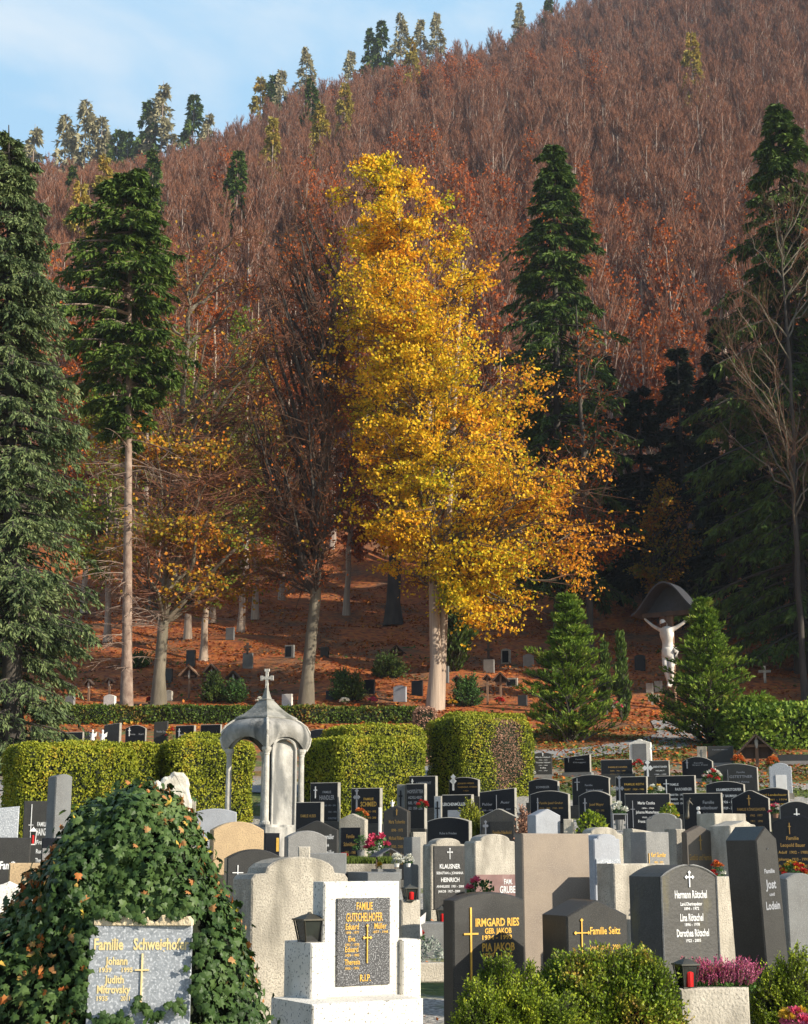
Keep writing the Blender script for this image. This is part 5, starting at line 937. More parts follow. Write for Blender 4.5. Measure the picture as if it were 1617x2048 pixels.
# ---- white natural boulder
p = P(342, 1545, 16.5); z0 = gz(p.x, 16.5)
from mathutils import noise as mn
def wobble(pts, n=6, amp=.012):
    out = []
    for i in range(len(pts)):
        a_, b_ = Vector(pts[i]), Vector(pts[(i + 1) % len(pts)])
        for k in range(n):
            q = a_.lerp(b_, k / n); w_ = mn.noise(Vector((q.x * 14, q.y * 14, .3))) * amp * 2; out.append((q.x + w_, q.y + mn.noise(Vector((q.x * 14, q.y * 14, 5.3))) * amp * 2))
    return out
bp_ = [(P(x_, y_, 16.5).x - p.x, P(x_, y_, 16.5).z - z0) for x_, y_ in [(384, 1625), (383, 1595), (378, 1556), (368, 1545), (352, 1543), (343, 1549), (322, 1562), (318, 1560), (303, 1572)]]
ol = wobble([(-.16, 0), (.22, 0)] + bp_ + [(-.20, bp_[-1][1] - .15)])
o = Geo().ext(ol, -.02, .20, bev=.035).obj('boulder_gravestone', M['rock']); o.location = (p.x, 16.5, z0); o.rotation_euler = (0, 0, R(14))
tag(o, 'rough pale natural boulder used as gravestone behind the ivy', 'boulder')
block('stone_post', 'thin pale stone post right of the rough boulder', 384, 393, 1598, 18.0, 10, .08, 'concrete', cat='stone post')

# ================================================================ STONE CANOPY
p = P(531, 1650, 28.0); cz = gz(p.x, 28.4); zbase = p.z; A = .96; al = R(38)
gzb = thing('stone_canopy', 'weathered stone canopy tomb on four columns with a pointed roof and cross', 'canopy tomb', (p.x, 28.0, zbase))
eL = Vector((-math.cos(al), math.sin(al), 0)); eR = Vector((math.sin(al), math.cos(al), 0))      # along the front-left and front-right sides
cor = [Vector((0, 0, 0)), eL * A, eL * A + eR * A, eR * A]; cen = (eL + eR) * A / 2; hc = P(531, 1497, 28).z - zbase
Geo().box((cen.x, cen.y, -.35), (A * 1.35, A * 1.35, .62), rz=math.atan2(eR.y, eR.x)).box((cen.x, cen.y, -.02), (A * 1.2, A * 1.2, .06), rz=math.atan2(eR.y, eR.x)).obj('base', M['old_stone'], gzb)
for c_ in cor:
    Geo().lathe([(.085, 0), (.085, .05), (.062, .08), (.055, hc * .5), (.05, hc - .12), (.06, hc - .10), (.055, hc - .08), (.085, hc - .02), (.09, hc + .03)], (c_.x, c_.y, 0), 14).obj('column', M['column_stone'], gzb, smooth=False)
rzz = math.atan2(eR.y, eR.x); Rm = np.array(Matrix.Rotation(rzz, 3, 'Z'))
def sq_shell(prof, arch, m, name, inner=0.0, nu=16):
    G = Geo()
    for k in range(4):
        Rk = np.array(Matrix.Rotation(rzz + k * math.pi / 2, 3, 'Z')); V = []
        for s_, z in prof:
            for u in np.linspace(-1, 1, nu):
                bulge = 1 + .04 * (1 - u * u) ; zz_ = z + arch * max(0, 1 - abs(u) ** 2.4 * 1.25) * max(0, 1 - z / prof[-1][1]) ** 1.0
                V.append((u * (s_ - inner), -(s_ - inner) * bulge, zz_))
        V = np.array(V) @ Rk.T + np.array([cen.x, cen.y, hc]); i = (np.arange(len(prof) - 1)[:, None] * nu + np.arange(nu - 1)[None]).ravel(); G.add(V, np.stack([i, i + 1, i + nu + 1, i + nu], 1))
    return G
prof = [(A*.56, 0), (A*.60, .10), (A*.62, .22), (A*.605, .34), (A*.56, .45), (A*.47, .54), (A*.385, .60)]
G = sq_shell(prof, .24, 0, 'd'); G2 = sq_shell(prof, .24, 0, 'd', inner=.07); G.V += G2.V; G.F += [(f + G.n, m) for f, m in G2.F]; G.n += G2.n
G.obj('dome', M['dome_stone'], gzb, smooth=True)
for k in range(4):
    a = rzz + math.pi / 4 + k * math.pi / 2
    Geo().tubes(np.array([[(cen.x + s_ * 1.43 * math.cos(a), cen.y + s_ * 1.43 * math.sin(a), hc + z) for s_, z in prof]]), np.full((1, len(prof)), .022), 6).obj('rib', M['column_stone'], gzb)
sq45 = rzz + math.pi / 4
Geo().lathe([(A*.60, .575), (A*.62, .60), (A*.60, .625), (A*.44, .70), (A*.30, .80), (A*.20, .90), (A*.14, .95), (A*.16, .965), (A*.10, .985), (A*.045, 1.14), (A*.03, 1.24)], (cen.x, cen.y, hc), 4, rz=sq45).obj('roof', M['slate_stone'], gzb)
fc = Geo(); 
for dx, dz, w_, h_ in ((0, 1.38, .05, .34), (0, 1.40, .20, .055), (-.10, 1.40, .05, .09), (.10, 1.40, .05, .09), (0, 1.55, .09, .05)): fc.box((dx, 0, dz), (w_, .05 + .004 * (w_ > .1) + .003 * (h_ < .06), h_), rz=0)
fo = fc.obj('cross', M['column_stone'], gzb); fo.location = (cen.x, cen.y, hc - .02); fo.rotation_euler = (0, 0, R(-12))
# curved niche wall closing the lit side
mid = eR * A * .5 ; th_ = np.linspace(-1, 1, 13); wN = A * .33
V = [];
for z in np.linspace(0, 1, 14):
    for u in th_:
        top_ = hc + .02 + .20 * math.sqrt(max(0, 1 - u * u)); q = eR * (A * .5 + u * wN) + eL * (.02 + .10 * (1 - u * u)) ; V.append((q.x, q.y, z * top_))
i = (np.arange(13)[:, None] * 13 + np.arange(12)[None]).ravel(); G = Geo().add(V, np.stack([i, i + 1, i + 14, i + 13], 1)); V2 = np.array(V) + np.array(eL * .07); G.add(V2, np.stack([i, i + 13, i + 14, i + 1], 1))
q = [(eR * (A * .5 + u * wN) - eL * .0).to_tuple()[:2] + (hc + .02 + .20 * math.sqrt(max(0, 1 - u * u)),) for u in np.linspace(-1, 1, 17)]
q = [(eR * (A * .5 - wN)).to_tuple()[:2] + (0,)] + q + [(eR * (A * .5 + wN)).to_tuple()[:2] + (0,)]
G.tubes(np.array([q]), np.full((1, len(q)), .03), 6); G.obj('niche_wall', M['old_stone'], gzb, smooth=False)

# ================================================================ ROOFED CRUCIFIX
dC = 66.0; f = foot(1345, dC); f.z += .05; cr = thing('roofed_crucifix', 'tall wooden crucifix with an arched dark roof and a white carved Christ figure', 'crucifix', f, R(-33))
mC = mpp(1280, dC); Zc = lambda py: P(1345, py, dC).z - f.z
Geo().box((0, .12, Zc(1222) / 2 - .1), (.24, .22, Zc(1222) + .2)).obj('post', M['wood_brown'], cr)
Geo().box((0, -.02, Zc(1226) - .04), (2.5, .12, .20)).obj('crossbeam', M['wood_dark'], cr)
def bell(u): return (math.cos(u * math.pi) * .5 + .5) ** .8
us = np.linspace(-1, 1, 29); wR = 70 * mC; zl, zt_ = Zc(1226), Zc(1166)
top_ = [(u * wR, zl + (zt_ - zl) * bell(u)) for u in us]; G = Geo()
V = []
for y in (-.60, .60):
    for x_, z_ in top_: V.append((x_, y, z_)); 
    for x_, z_ in top_: V.append((x_, y, z_ - .09))
m_ = len(us); F = []
for j in range(m_ - 1): F += [[j, j + 1, 2*m_ + j + 1, 2*m_ + j], [m_ + j + 1, m_ + j, 3*m_ + j, 3*m_ + j + 1], [j + 1, j, m_ + j, m_ + j + 1], [2*m_ + j, 2*m_ + j + 1, 3*m_ + j + 1, 3*m_ + j]]
F += [[0, 2*m_, 3*m_, m_], [m_ - 1, 2*m_ - 1, 4*m_ - 1, 3*m_ - 1]]
G.add(V, F).obj('roof', M['roof_dark'], cr)
back = [(x_, z_ - .1) for x_, z_ in top_ if abs(x_) < wR * .9]; zm = min(z for _, z in back); Geo().ext([(back[0][0], zm - .12), (back[-1][0], zm - .12)] + back[::-1], .36, .42).obj('back_board', M['roof_dark'], cr)
# the figure
def skinned(name, verts, edges, mats, parent, sub=2, root=0):
    me = bpy.data.meshes.new(name); me.from_pydata([v[0] for v in verts], edges, []); o = bpy.data.objects.new(name, me); C.objects.link(o); o.parent = parent
    md = o.modifiers.new('skin', 'SKIN'); md.use_smooth_shade = True
    for i, v in enumerate(verts):
        sv = me.skin_vertices[0].data[i]; sv.radius = v[1] if isinstance(v[1], tuple) else (v[1], v[1]); sv.use_root = (i == root)
    o.modifiers.new('sub', 'SUBSURF').render_levels = sub; me.materials.append(mats); return o
hC = Zc(1236); k_ = (Zc(1234) - Zc(1378)) / 1.72; zf = Zc(1378)
def B(x, y, z): return (x * k_, -.10 * k_ + y * k_, zf + z * k_)
vs = [(B(0, 0, .88), (.165*k_, .12*k_)), (B(-.01, -.02, 1.05), (.135*k_, .10*k_)), (B(-.02, -.02, 1.22), (.18*k_, .12*k_)), (B(-.03, 0, 1.38), (.17*k_, .10*k_)), (B(-.05, -.03, 1.47), .05*k_), (B(-.09, -.08, 1.56), .078*k_), (B(-.11, -.09, 1.66), .07*k_),
      (B(.17, .02, 1.42), .052*k_), (B(.36, .06, 1.53), .042*k_), (B(.55, .10, 1.70), .030*k_), (B(.62, .10, 1.76), .028*k_), (B(-.22, .02, 1.42), .052*k_), (B(-.40, .06, 1.53), .042*k_), (B(-.58, .10, 1.68), .030*k_), (B(-.64, .10, 1.74), .028*k_),
      (B(.09, 0, .82), .105*k_), (B(.10, -.12, .48), .075*k_), (B(.05, -.02, .12), .042*k_), (B(.03, -.12, .02), .036*k_), (B(-.09, 0, .82), .105*k_), (B(-.04, -.14, .50), .075*k_), (B(.0, -.05, .13), .042*k_), (B(.02, -.16, .03), .036*k_)]
ed = [(0,1),(1,2),(2,3),(3,4),(4,5),(5,6),(3,7),(7,8),(8,9),(9,10),(3,11),(11,12),(12,13),(13,14),(0,15),(15,16),(16,17),(17,18),(0,19),(19,20),(20,21),(21,22)]
skinned('carved_figure', vs, ed, M['statue_white'], cr)
G = Geo(); 
G.lathe([(.155*k_, .70*k_), (.17*k_, .78*k_), (.165*k_, .90*k_), (.145*k_, .97*k_)], (0, -.10*k_, zf), 14); G.tubes(np.array([[B(.16, -.02, .93), B(.22, -.06, .88), B(.20, -.05, .70), B(.17, -.02, .55)]]), np.array([[.05, .07, .06, .03]]) * k_, 6); G.obj('loincloth', M['statue_white'], cr, smooth=True)
G = Geo(); G.lathe([(.03*k_, 1.74*k_), (.085*k_, 1.70*k_), (.095*k_, 1.62*k_), (.08*k_, 1.52*k_), (.05*k_, 1.45*k_)], (-.105*k_, -.125*k_, zf), 10); G.obj('hair', M['hair_brown'], cr, smooth=True)

# ================================================================ LANTERNS, FLOWERS, BUSHES
def lantern(label, px, bottom, d, hpx, wpx, glass='red_glass', yaw=25, m='lamp_metal', taper=.72):
    p = P(px, bottom, d); k = mpp(bottom, d); h, w = hpx * k, wpx * k; t = thing('grave_lantern', label, 'lantern', p, R(yaw))
    Geo().box((0, 0, h * .03), (w * .8, w * .8, h * .06)).obj('base', M[m], t)
    fr = Geo(); hw = w * .5
    for sx in (-1, 1):
        for sy in (-1, 1): fr.tubes(np.array([[(sx * hw * taper * .98, sy * hw * taper * .98, h * .05), (sx * hw * .98, sy * hw * .98, h * .74)]]), np.full((1, 2), w * .04), 4)
    fr.obj('frame', M[m], t)
    G = Geo(); a, b = hw * taper * .9, hw * .9
    G.add([(-a,-a,h*.07),(a,-a,h*.07),(a,a,h*.07),(-a,a,h*.07),(-b,-b,h*.73),(b,-b,h*.73),(b,b,h*.73),(-b,b,h*.73)], [[0,1,5,4],[1,2,6,5],[2,3,7,6],[3,0,4,7]]); G.obj('pane', M['dark_glass'] if glass != 'red_glass' else M['dark_glass'], t)
    if glass == 'red_glass': Geo().lathe([(w*.2, h*.07), (w*.22, h*.5), (w*.12, h*.54)], (0, -hw * .62, 0), 10).obj('candle', M['red_glass'], t)
    Geo().box((0, 0, h * .755), (w * 1.12, w * 1.12, h * .05)).lathe([(w * .70, h * .78), (w * .35, h * .88), (w * .12, h * .93), (w * .05, h * .99)], n=4, rz=math.pi / 4).obj('roof', M[m], t)
    return t
lantern('large bronze lantern standing on the white left pier', 619, 1887, 10.5, 62, 48, 'x', 31, 'bronze', .68)
lantern('iron lantern with red candle in front of the pink heather', 1374, 1977, 8.62, 62, 38, 'red_glass', 20)
lantern('small lantern with bright red candle on a stone pier right of the white tomb', 820, 1801, 13.0, 32, 26, 'red_glass', 20)
lantern('small glass lantern with red light left of the black obelisk', 1479, 1757, 15.6, 34, 18, 'red_glass', 15)
lantern('small dark lantern at the foot of the two family plaque', 884, 1846, 18.0, 34, 20, 'red_glass', 10)
lantern('white and red grave light in front of the charcoal stone at left', 66, 1690, 17.5, 36, 12, 'red_glass', 10, 'ceramic_white')
block('stone_pier', 'weathered grey pier carrying the small bright red lantern', 804, 842, 1800, 13.0, 31, .3, 'concrete_light', cat='stone pier')

def petals(G, c, rad, n, m=0):
    v = unit(n); v[:, 2] = np.abs(v[:, 2]) * .8; G.stamp(*LEAF, np.array(c)[None] + v * rad * .25, v, unit(n), rad, m, wid=rad * .8)
def flowers(label, px, bottom, d, wpx, hpx, cols, nb=8, pot='pot_terracotta', br=.05, leafm='plant_green', name='potted_flowers', seed=None, cat='flowers'):
    p = P(px, bottom, d); k = mpp(bottom, d); w, h = wpx * k, hpx * k; t = thing(name, label, cat, p); ph = h * .3
    if pot: Geo().lathe([(w*.18, 0), (w*.26, ph), (w*.23, ph), (w*.2, ph*.8)], n=12).obj('pot', M[pot], t)
    else: ph = 0
    r = np.random.default_rng(seed or int(px)); n = 260; v = unit(n); v[:, 2] = np.abs(v[:, 2]); c = v * r.uniform(.3, 1, (n, 1)) ** .5 * np.array([w * .48, w * .4, (h - ph) * .85]) + np.array([0, 0, ph])
    Geo().stamp(*LEAF, c, v + unit(n) * .6, unit(n), (w * .12) * r.uniform(.6, 1.3, n)).obj('leaves', M[leafm], t)
    for cname, cnt in cols:
        G = Geo()
        for _ in range(cnt):
            v = unit(1)[0]; v[2] = abs(v[2]) * .9 + .1; v[1] = -abs(v[1]) * .7; v /= np.linalg.norm(v); petals(G, v * np.array([w * .46, w * .38, (h - ph) * .86]) + np.array([0, 0, ph]), br, 26)
        G.obj('blossoms', M[cname], t)
    return t
flowers('pink geraniums in a dark pot beside the faded gold stone', 755, 1722, 20.0, 46, 56, [('petal_pink', 9)], br=.055, pot='grey_dull')
flowers('white chrysanthemums on the hedge corner beside the arched white name stone', 1054, 1560, 39.0, 30, 26, [('petal_white', 12)], br=.07)
flowers('white blooms in a flower stand left of the white lettered black stone', 1239, 1629, 26.0, 28, 24, [('petal_white', 10)], br=.06, pot=None)
flowers('cream roses in a glass bowl below the gold lettered wheat stone', 1312, 1594, 31.0, 34, 24, [('petal_yellow', 2), ('petal_white', 5)], br=.06, pot='ceramic_white')
flowers('white and red bouquet on the black stones above the portrait stone', 1424, 1562, 37.0, 40, 24, [('petal_white', 7), ('petal_red', 5)], br=.07, pot=None)
flowers('pink and lilac flowers between two black stones at the right', 1552, 1636, 27.5, 24, 28, [('petal_pink', 6), ('petal_white', 2)], br=.05)
flowers('red and orange bouquet on the pale slab beside the arched dark stone', 1436, 1755, 14.6, 30, 34, [('petal_red', 6), ('petal_orange', 4), ('petal_white', 1)], br=.028, pot=None)
flowers('yellow green shrub behind the wide grey shouldered stone', 1338, 1634, 25.6, 40, 30, [('petal_yellow', 3)], br=.03, pot=None, name='small_shrub', leafm='box_leaf', cat='shrub')
flowers('pink rose with leaves above the dark gold lettered stone', 962, 1800, 15.5, 60, 54, [('petal_pink', 2)], br=.055, pot=None)
flowers('orange chrysanthemum ball left of the wooden shrine', 1477, 1527, 44.0, 26, 18, [('petal_orange', 22)], br=.06, pot=None)
flowers('orange chrysanthemum ball right of the wooden shrine', 1546, 1532, 44.0, 26, 20, [('petal_orange', 22)], br=.06, pot=None)
flowers('leafy bright green plant growing in front of the black arched stone', 1185, 1662, 25.0, 62, 48, [], pot=None, name='leafy_plant', leafm='moss_leaf', cat='plant')
flowers('red and yellow chrysanthemums by the right edge behind the obelisk', 1588, 1752, 17.5, 52, 32, [('petal_red', 14), ('petal_yellow', 8)], br=.035, pot=None)
flowers('single yellow pansy on the kerb above the white tomb', 759, 1737, 18.8, 12, 9, [('petal_yellow', 3)], br=.035, pot=None)
flowers('white cyclamen, left pot before the faded gold stone', 794, 1734, 18.2, 22, 24, [('petal_white', 8)], br=.035, pot='ceramic_white', leafm='plant_silver')
flowers('white cyclamen, right pot before the faded gold stone', 817, 1734, 18.4, 20, 24, [('petal_white', 6)], br=.035, pot='ceramic_white')
flowers('red flowers at the foot of the grey pointed stone with black plaque', 690, 1722, 21.0, 26, 16, [('petal_red', 7)], br=.035, pot=None)
flowers('small conifer sprig in a pot beside the pink geraniums', 722, 1716, 20.6, 30, 52, [], pot='grey_dull', name='potted_plant', leafm='plant_green', cat='plant')
flowers('orange flowers and figure pot in front of the large gold name stone', 722, 1640, 27.0, 26, 22, [('petal_orange', 5)], br=.05)
flowers('grey leaved plants in the bed right of the white tomb', 862, 1918, 14.4, 52, 50, [], pot=None, name='silver_plant', leafm='plant_silver', cat='plant')
flowers('dark red cyclamen on the bed right of the white tomb', 838, 1880, 13.9, 26, 18, [('petal_red', 6)], br=.03, pot=None)
flowers('red dahlias on the plinth left of the ebony double cross stone', 1275, 1533, 40.5, 26, 14, [('petal_red', 10)], br=.05, pot=None)
flowers('yellow and red bouquet beside the slate stone under the long hedge', 341, 1482, 49.0, 18, 30, [('petal_yellow', 4), ('petal_red', 4)], br=.07, pot=None)
flowers('white and pink flowers by the grey round stones under the small conifer', 1232, 1418, 60.0, 24, 14, [('petal_white', 5), ('petal_pink', 5)], br=.09, pot=None)
flowers('heather and yellow flowers in the lower right corner', 1592, 2052, 8.2, 62, 40, [('petal_yellow', 4), ('petal_pink', 6)], br=.03, pot=None, leafm='heather')
flowers('red poinsettia behind the grey panel with black cross', 845, 1615, 29.5, 22, 14, [('petal_red', 6)], br=.05, pot=None)
# little white figurines
def figurine(label, px, bottom, d, hpx, m='ceramic_white'):
    p = P(px, bottom, d); h = hpx * mpp(bottom, d); t = thing('angel_figurine', label, 'figurine', p)
    Geo().lathe([(h*.20, 0), (h*.19, h*.2), (h*.12, h*.5), (h*.15, h*.62), (h*.05, h*.72), (h*.085, h*.80), (h*.09, h*.9), (h*.03, h*.99)], n=10).obj('body', M[m], t, smooth=True)
    for s in (-1, 1): Geo().add([(s*h*.08, h*.08, h*.6), (s*h*.34, h*.12, h*.82), (s*h*.30, h*.12, h*.45), (s*h*.08, h*.1, h*.36), (s*h*.08, h*.11, h*.6), (s*h*.34, h*.15, h*.82), (s*h*.30, h*.15, h*.45), (s*h*.08, h*.13, h*.36)], [[0,1,2,3],[7,6,5,4],[0,4,5,1],[1,5,6,2],[2,6,7,3],[3,7,4,0]]).obj('wing', M[m], t)
figurine('white angel figurine, left one of two under the long hedge', 185, 1483, 49, 24); figurine('white angel figurine, right one of two under the long hedge', 205, 1485, 49, 26)
figurine('small golden white angel on the bed right of the white tomb', 834, 1872, 13.6, 56)
figurine('white dove figure on top of the stone left of the gold script stone', 785, 1614, 24.4, 14)
# round trimmed bush
def bush(label, px, top, half, d, leafm, seed, n=9000, size=.03, up=.8, sq=1.0, name='shrub', lump=.12, depth=.8, stems=None, bottom=None):
    p = P(px, top, d); w = half * mpp(top, d); z0 = gz(p.x, d) if bottom is None else P(px, bottom, d).z; h = p.z - z0; r = np.random.default_rng(seed)
    t = thing(name, label, 'shrub', (p.x, d, z0)); ns = n // 9
    v = unit(ns); v[:, 2] = np.abs(v[:, 2]); f = 1 + lump * 1.4 * np.sin(v[:, 0] * 11 + seed) * np.sin(v[:, 1] * 11) * np.sin(v[:, 2] * 9 + seed) * 1.6 + lump * (np.sin(v[:, 0] * 5 + seed) + np.sin(v[:, 1] * 6 + v[:, 2] * 5 + seed) + .6 * np.sin(v[:, 0] * 13 + v[:, 2] * 11)) ; e = np.sign(v) * np.abs(v) ** sq
    c = e * f[:, None] * np.array([w, w * depth, h * .92]); c[:, 2] += .02
    nn = v + np.array([0, 0, up]); nn /= np.linalg.norm(nn, axis=1, keepdims=True); nn += unit(ns) * .35; Ls = size * r.uniform(2.2, 4.5, ns)
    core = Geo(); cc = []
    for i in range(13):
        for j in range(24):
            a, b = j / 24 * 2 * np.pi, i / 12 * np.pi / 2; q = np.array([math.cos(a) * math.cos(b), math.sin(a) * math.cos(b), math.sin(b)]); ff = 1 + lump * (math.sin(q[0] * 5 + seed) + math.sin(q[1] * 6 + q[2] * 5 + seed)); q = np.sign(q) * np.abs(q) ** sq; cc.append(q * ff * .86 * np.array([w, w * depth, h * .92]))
    core.add(cc, [[i*24+j, i*24+(j+1)%24, (i+1)*24+(j+1)%24, (i+1)*24+j] for i in range(12) for j in range(24)]); core.obj('dark_core', M['hedge_core'], t)  # solid dark dome inside the shrub
    st = Geo(); tip = c + nn * Ls[:, None]; st.tubes(np.stack([c - nn * Ls[:, None] * .6, tip], 1), np.full((ns, 2), .0018 * size / .03), 3); st.obj('twigs', M['bark_dark'], t)
    idx = np.repeat(np.arange(ns), 9); tt = np.tile(np.linspace(0, 1, 9), ns)[:, None]; lc = c[idx] + nn[idx] * Ls[idx][:, None] * tt; ax = nn[idx] * .7 + unit(len(idx)) * .8
    Geo().stamp(*LEAF, lc, ax, unit(len(idx)), size * r.uniform(.7, 1.25, len(idx)), wid=size * .75).obj('foliage', M[leafm], t); return t
bush('rounded box shrub with bronze tips in front of the low black stone', 1212, 1920, 132, 8.6, 'box_leaf', 5, n=46000, size=.021, up=1.0, sq=.85, lump=.05, bottom=2120)
bush('bright mossy green dwarf conifer in front of the gold cross stone', 1035, 1985, 104, 8.0, 'moss_leaf', 9, n=42000, size=.016, up=.5, lump=.15, bottom=2120)
bush('small dense dwarf conifer tuft at the foot of the bright green one', 965, 2000, 60, 7.8, 'moss_leaf', 15, n=14000, size=.013, up=.4, lump=.10, bottom=2120)
bush('dark green dwarf pine in the lower right corner', 1572, 1940, 56, 9.2, 'moss_leaf', 12, n=20000, size=.017, up=.5, lump=.12, bottom=2110)
bush('small ball shaped golden bush between black stones', 941, 1622, 19, 27.5, 'hedge_leaf', 21, n=6000, size=.04, sq=.8, lump=.05)
bush('low ball shaped bush on a stem left of the marble stone', 955, 1640, 13, 27.0, 'hedge_leaf', 23, n=4000, size=.04, lump=.05)
bush('rusty small bush right of the praying hands stone', 1050, 1640, 14, 26.0, 'hedge_dead', 22, n=4000, size=.04, lump=.08)
# heather in its planter
block('stone_planter', 'pale stone planter block carrying heather and an iron lantern', 1362, 1498, 1976, 8.6, 12, .30, 'tan_stone' if False else 'concrete_light', cat='planter')
p = P(1442, 1978, 8.75); t = thing('heather_plant', 'pink and purple heather growing on the pale planter block', 'heather', p); r = np.random.default_rng(4); n = 700
a = np.stack([r.uniform(-.15, .16, n), r.uniform(-.08, .12, n), np.zeros(n)], 1); v = unit(n) * .35; v[:, 2] = np.abs(v[:, 2]) + .8; v[:, 0] += a[:, 0] * 2.2; Ls = r.uniform(.07, .15, n); b = a + v * Ls[:, None]
Geo().tubes(np.stack([a, b], 1), np.full((n, 2), .001), 3).obj('stems', M['plant_green'], t)
idx = np.repeat(np.arange(n), 14); tt = np.tile(np.linspace(.35, 1.05, 14), n)[:, None]; Geo().stamp(*LEAF, a[idx] + (b - a)[idx] * tt, v[idx] + unit(len(idx)) * .7, unit(len(idx)), .011).obj('blossoms', M['heather'], t)
k = 500; Geo().stamp(*LEAF, np.stack([r.uniform(-.17, .18, k), r.uniform(-.09, .12, k), r.uniform(0, .05, k)], 1), unit(k), unit(k), .022).obj('leaves', M['plant_green'], t)
# grass bed, grave shelter, kerbs, stand
p = P(738, 1736, 19.2); z_ = P(738, 1718, 19.2).z; t = thing('grave_bed', 'low grassy grave bed above the white tomb', 'grave bed', (p.x, 19.2, p.z), R(8)); hb = z_ - p.z
Geo().box((0, .25, -.2), (.75, .6, .5)).obj('kerb', M['concrete'], t); r = np.random.default_rng(2); n = 2600; c = np.stack([r.uniform(-.36, .36, n), r.uniform(-.04, .52, n), r.uniform(.04, .09, n)], 1); ax = unit(n) * .4; ax[:, 2] += 1; Geo().stamp(*TRI, c, ax, unit(n), .07, wid=.012).obj('grass', M['grass'], t)
p = P(775, 1738, 18.6); t = thing('grave_shelter', 'little dark gabled roof sheltering a grave light by the pink flowers', 'grave shelter', p, R(20)); k = mpp(1720, 18.6)
for s in (-1, 1): Geo().box((s * 15 * k, 0, 32 * k), (36 * k, .26, .012), ry=s * R(28)).obj('roof_panel', M['roof_dark'], t)
for s in (-1, 1): Geo().box((s * 20 * k, .05, 12 * k), (.014, .014, 26 * k)).obj('leg', M['wood_dark'], t)
Geo().box((0, .03, -.06), (50 * k, .25, .12)).obj('base', M['grey_dull'], t)
block('grave_kerb', 'dark polished grave cover behind the white tomb', 735, 802, 1745, 16.5, 20, .9, 'grey_dull', cat='grave kerb')
block('grave_kerb', 'pale kerb of the bed right of the white tomb', 838, 893, 1926, 13.8, 12, .16, 'concrete_light', bottom=1965, cat='grave kerb')
block('grave_kerb', 'dark raised kerb at the foot of the two family plaque', 838, 905, 1846, 17.6, 10, .5, 'grey_dull', cat='grave kerb')
block('grave_kerb', 'pale stone kerb block beside the dark pointed stone', 826, 853, 1664, 24.0, 8, .4, 'concrete_light', cat='grave kerb')
block('stone_slab', 'small pale stepped slab right of the pale grey pointed stone', 1127, 1146, 1638, 25.0, -10, .2, 'concrete_light', cat='stone slab')
block('stone_slab', 'slim light post before the large gold name stone', 757, 762, 1615, 28.0, -10, .1, 'ceramic_white', cat='stone slab')
p = P(1240, 1660, 25.8); t = thing('flower_stand', 'metal frame stand under the white blooms', 'flower stand', p); k = mpp(1640, 25.8)
for sx in (-1, 1):
    for sy in (-1, 1): Geo().box((sx * 14 * k, sy * .1, 15 * k), (.012, .012, 32 * k)).obj('leg', M['silver_dull'], t)
Geo().box((0, 0, 31 * k), (31 * k, .22, .012)).obj('shelf', M['silver_dull'], t); Geo().lathe([(.06, 0), (.075, 20 * k)], n=12).obj('vase', M['grey_stone'], t)
# bronze mourning figure and medallions on the portrait stone
p = P(1392, 1592, 28.35); zf2 = P(1392, 1640, 28.35).z; k = (P(1392, 1592, 28.35).z - zf2) / 1.0
br = tag(bpy.data.objects.new('bronze_figure', None), 'small bronze mourning figure leaning on the portrait stone', 'statuette'); C.objects.link(br); br.scale = (.42,) * 3; br.location = (P(1375, 1600, 28.1).x, 28.1, zf2); 
skinned('figure_body', [((0, 0, .45), .07), ((.02, 0, .62), .055), ((.05, 0, .78), .075), ((.09, -.02, .86), .03), ((.13, -.03, .94), .05), ((.15, 0, .74), .03), ((.24, 0, .62), .025), ((-.02, 0, .74), .03), ((.03, -.08, .6), .025), ((-.02, 0, .2), .10), ((-.05, 0, .0), .13)], [(0, 1), (1, 2), (2, 3), (3, 4), (2, 5), (5, 6), (2, 7), (7, 8), (0, 9), (9, 10)], M['bronze'], br, 2)
for i, (x_, y_) in enumerate([(1397, 1617), (1398, 1626), (1398, 1635), (1398, 1644)]):
    q = P(x_, y_, 28.28); o = Geo().lathe([(.032, 0), (.036, .01), (.028, .016)], n=14).obj('portrait_medallion', M['ceramic_white']); o.location = q; o.rotation_euler = (R(90), 0, R(-22)); tag(o, 'white round portrait medallion, %s in the column on the mourning figure stone' % ['topmost', 'second', 'third', 'lowest'][i], 'medallion', 'portrait medallions on the black stone')

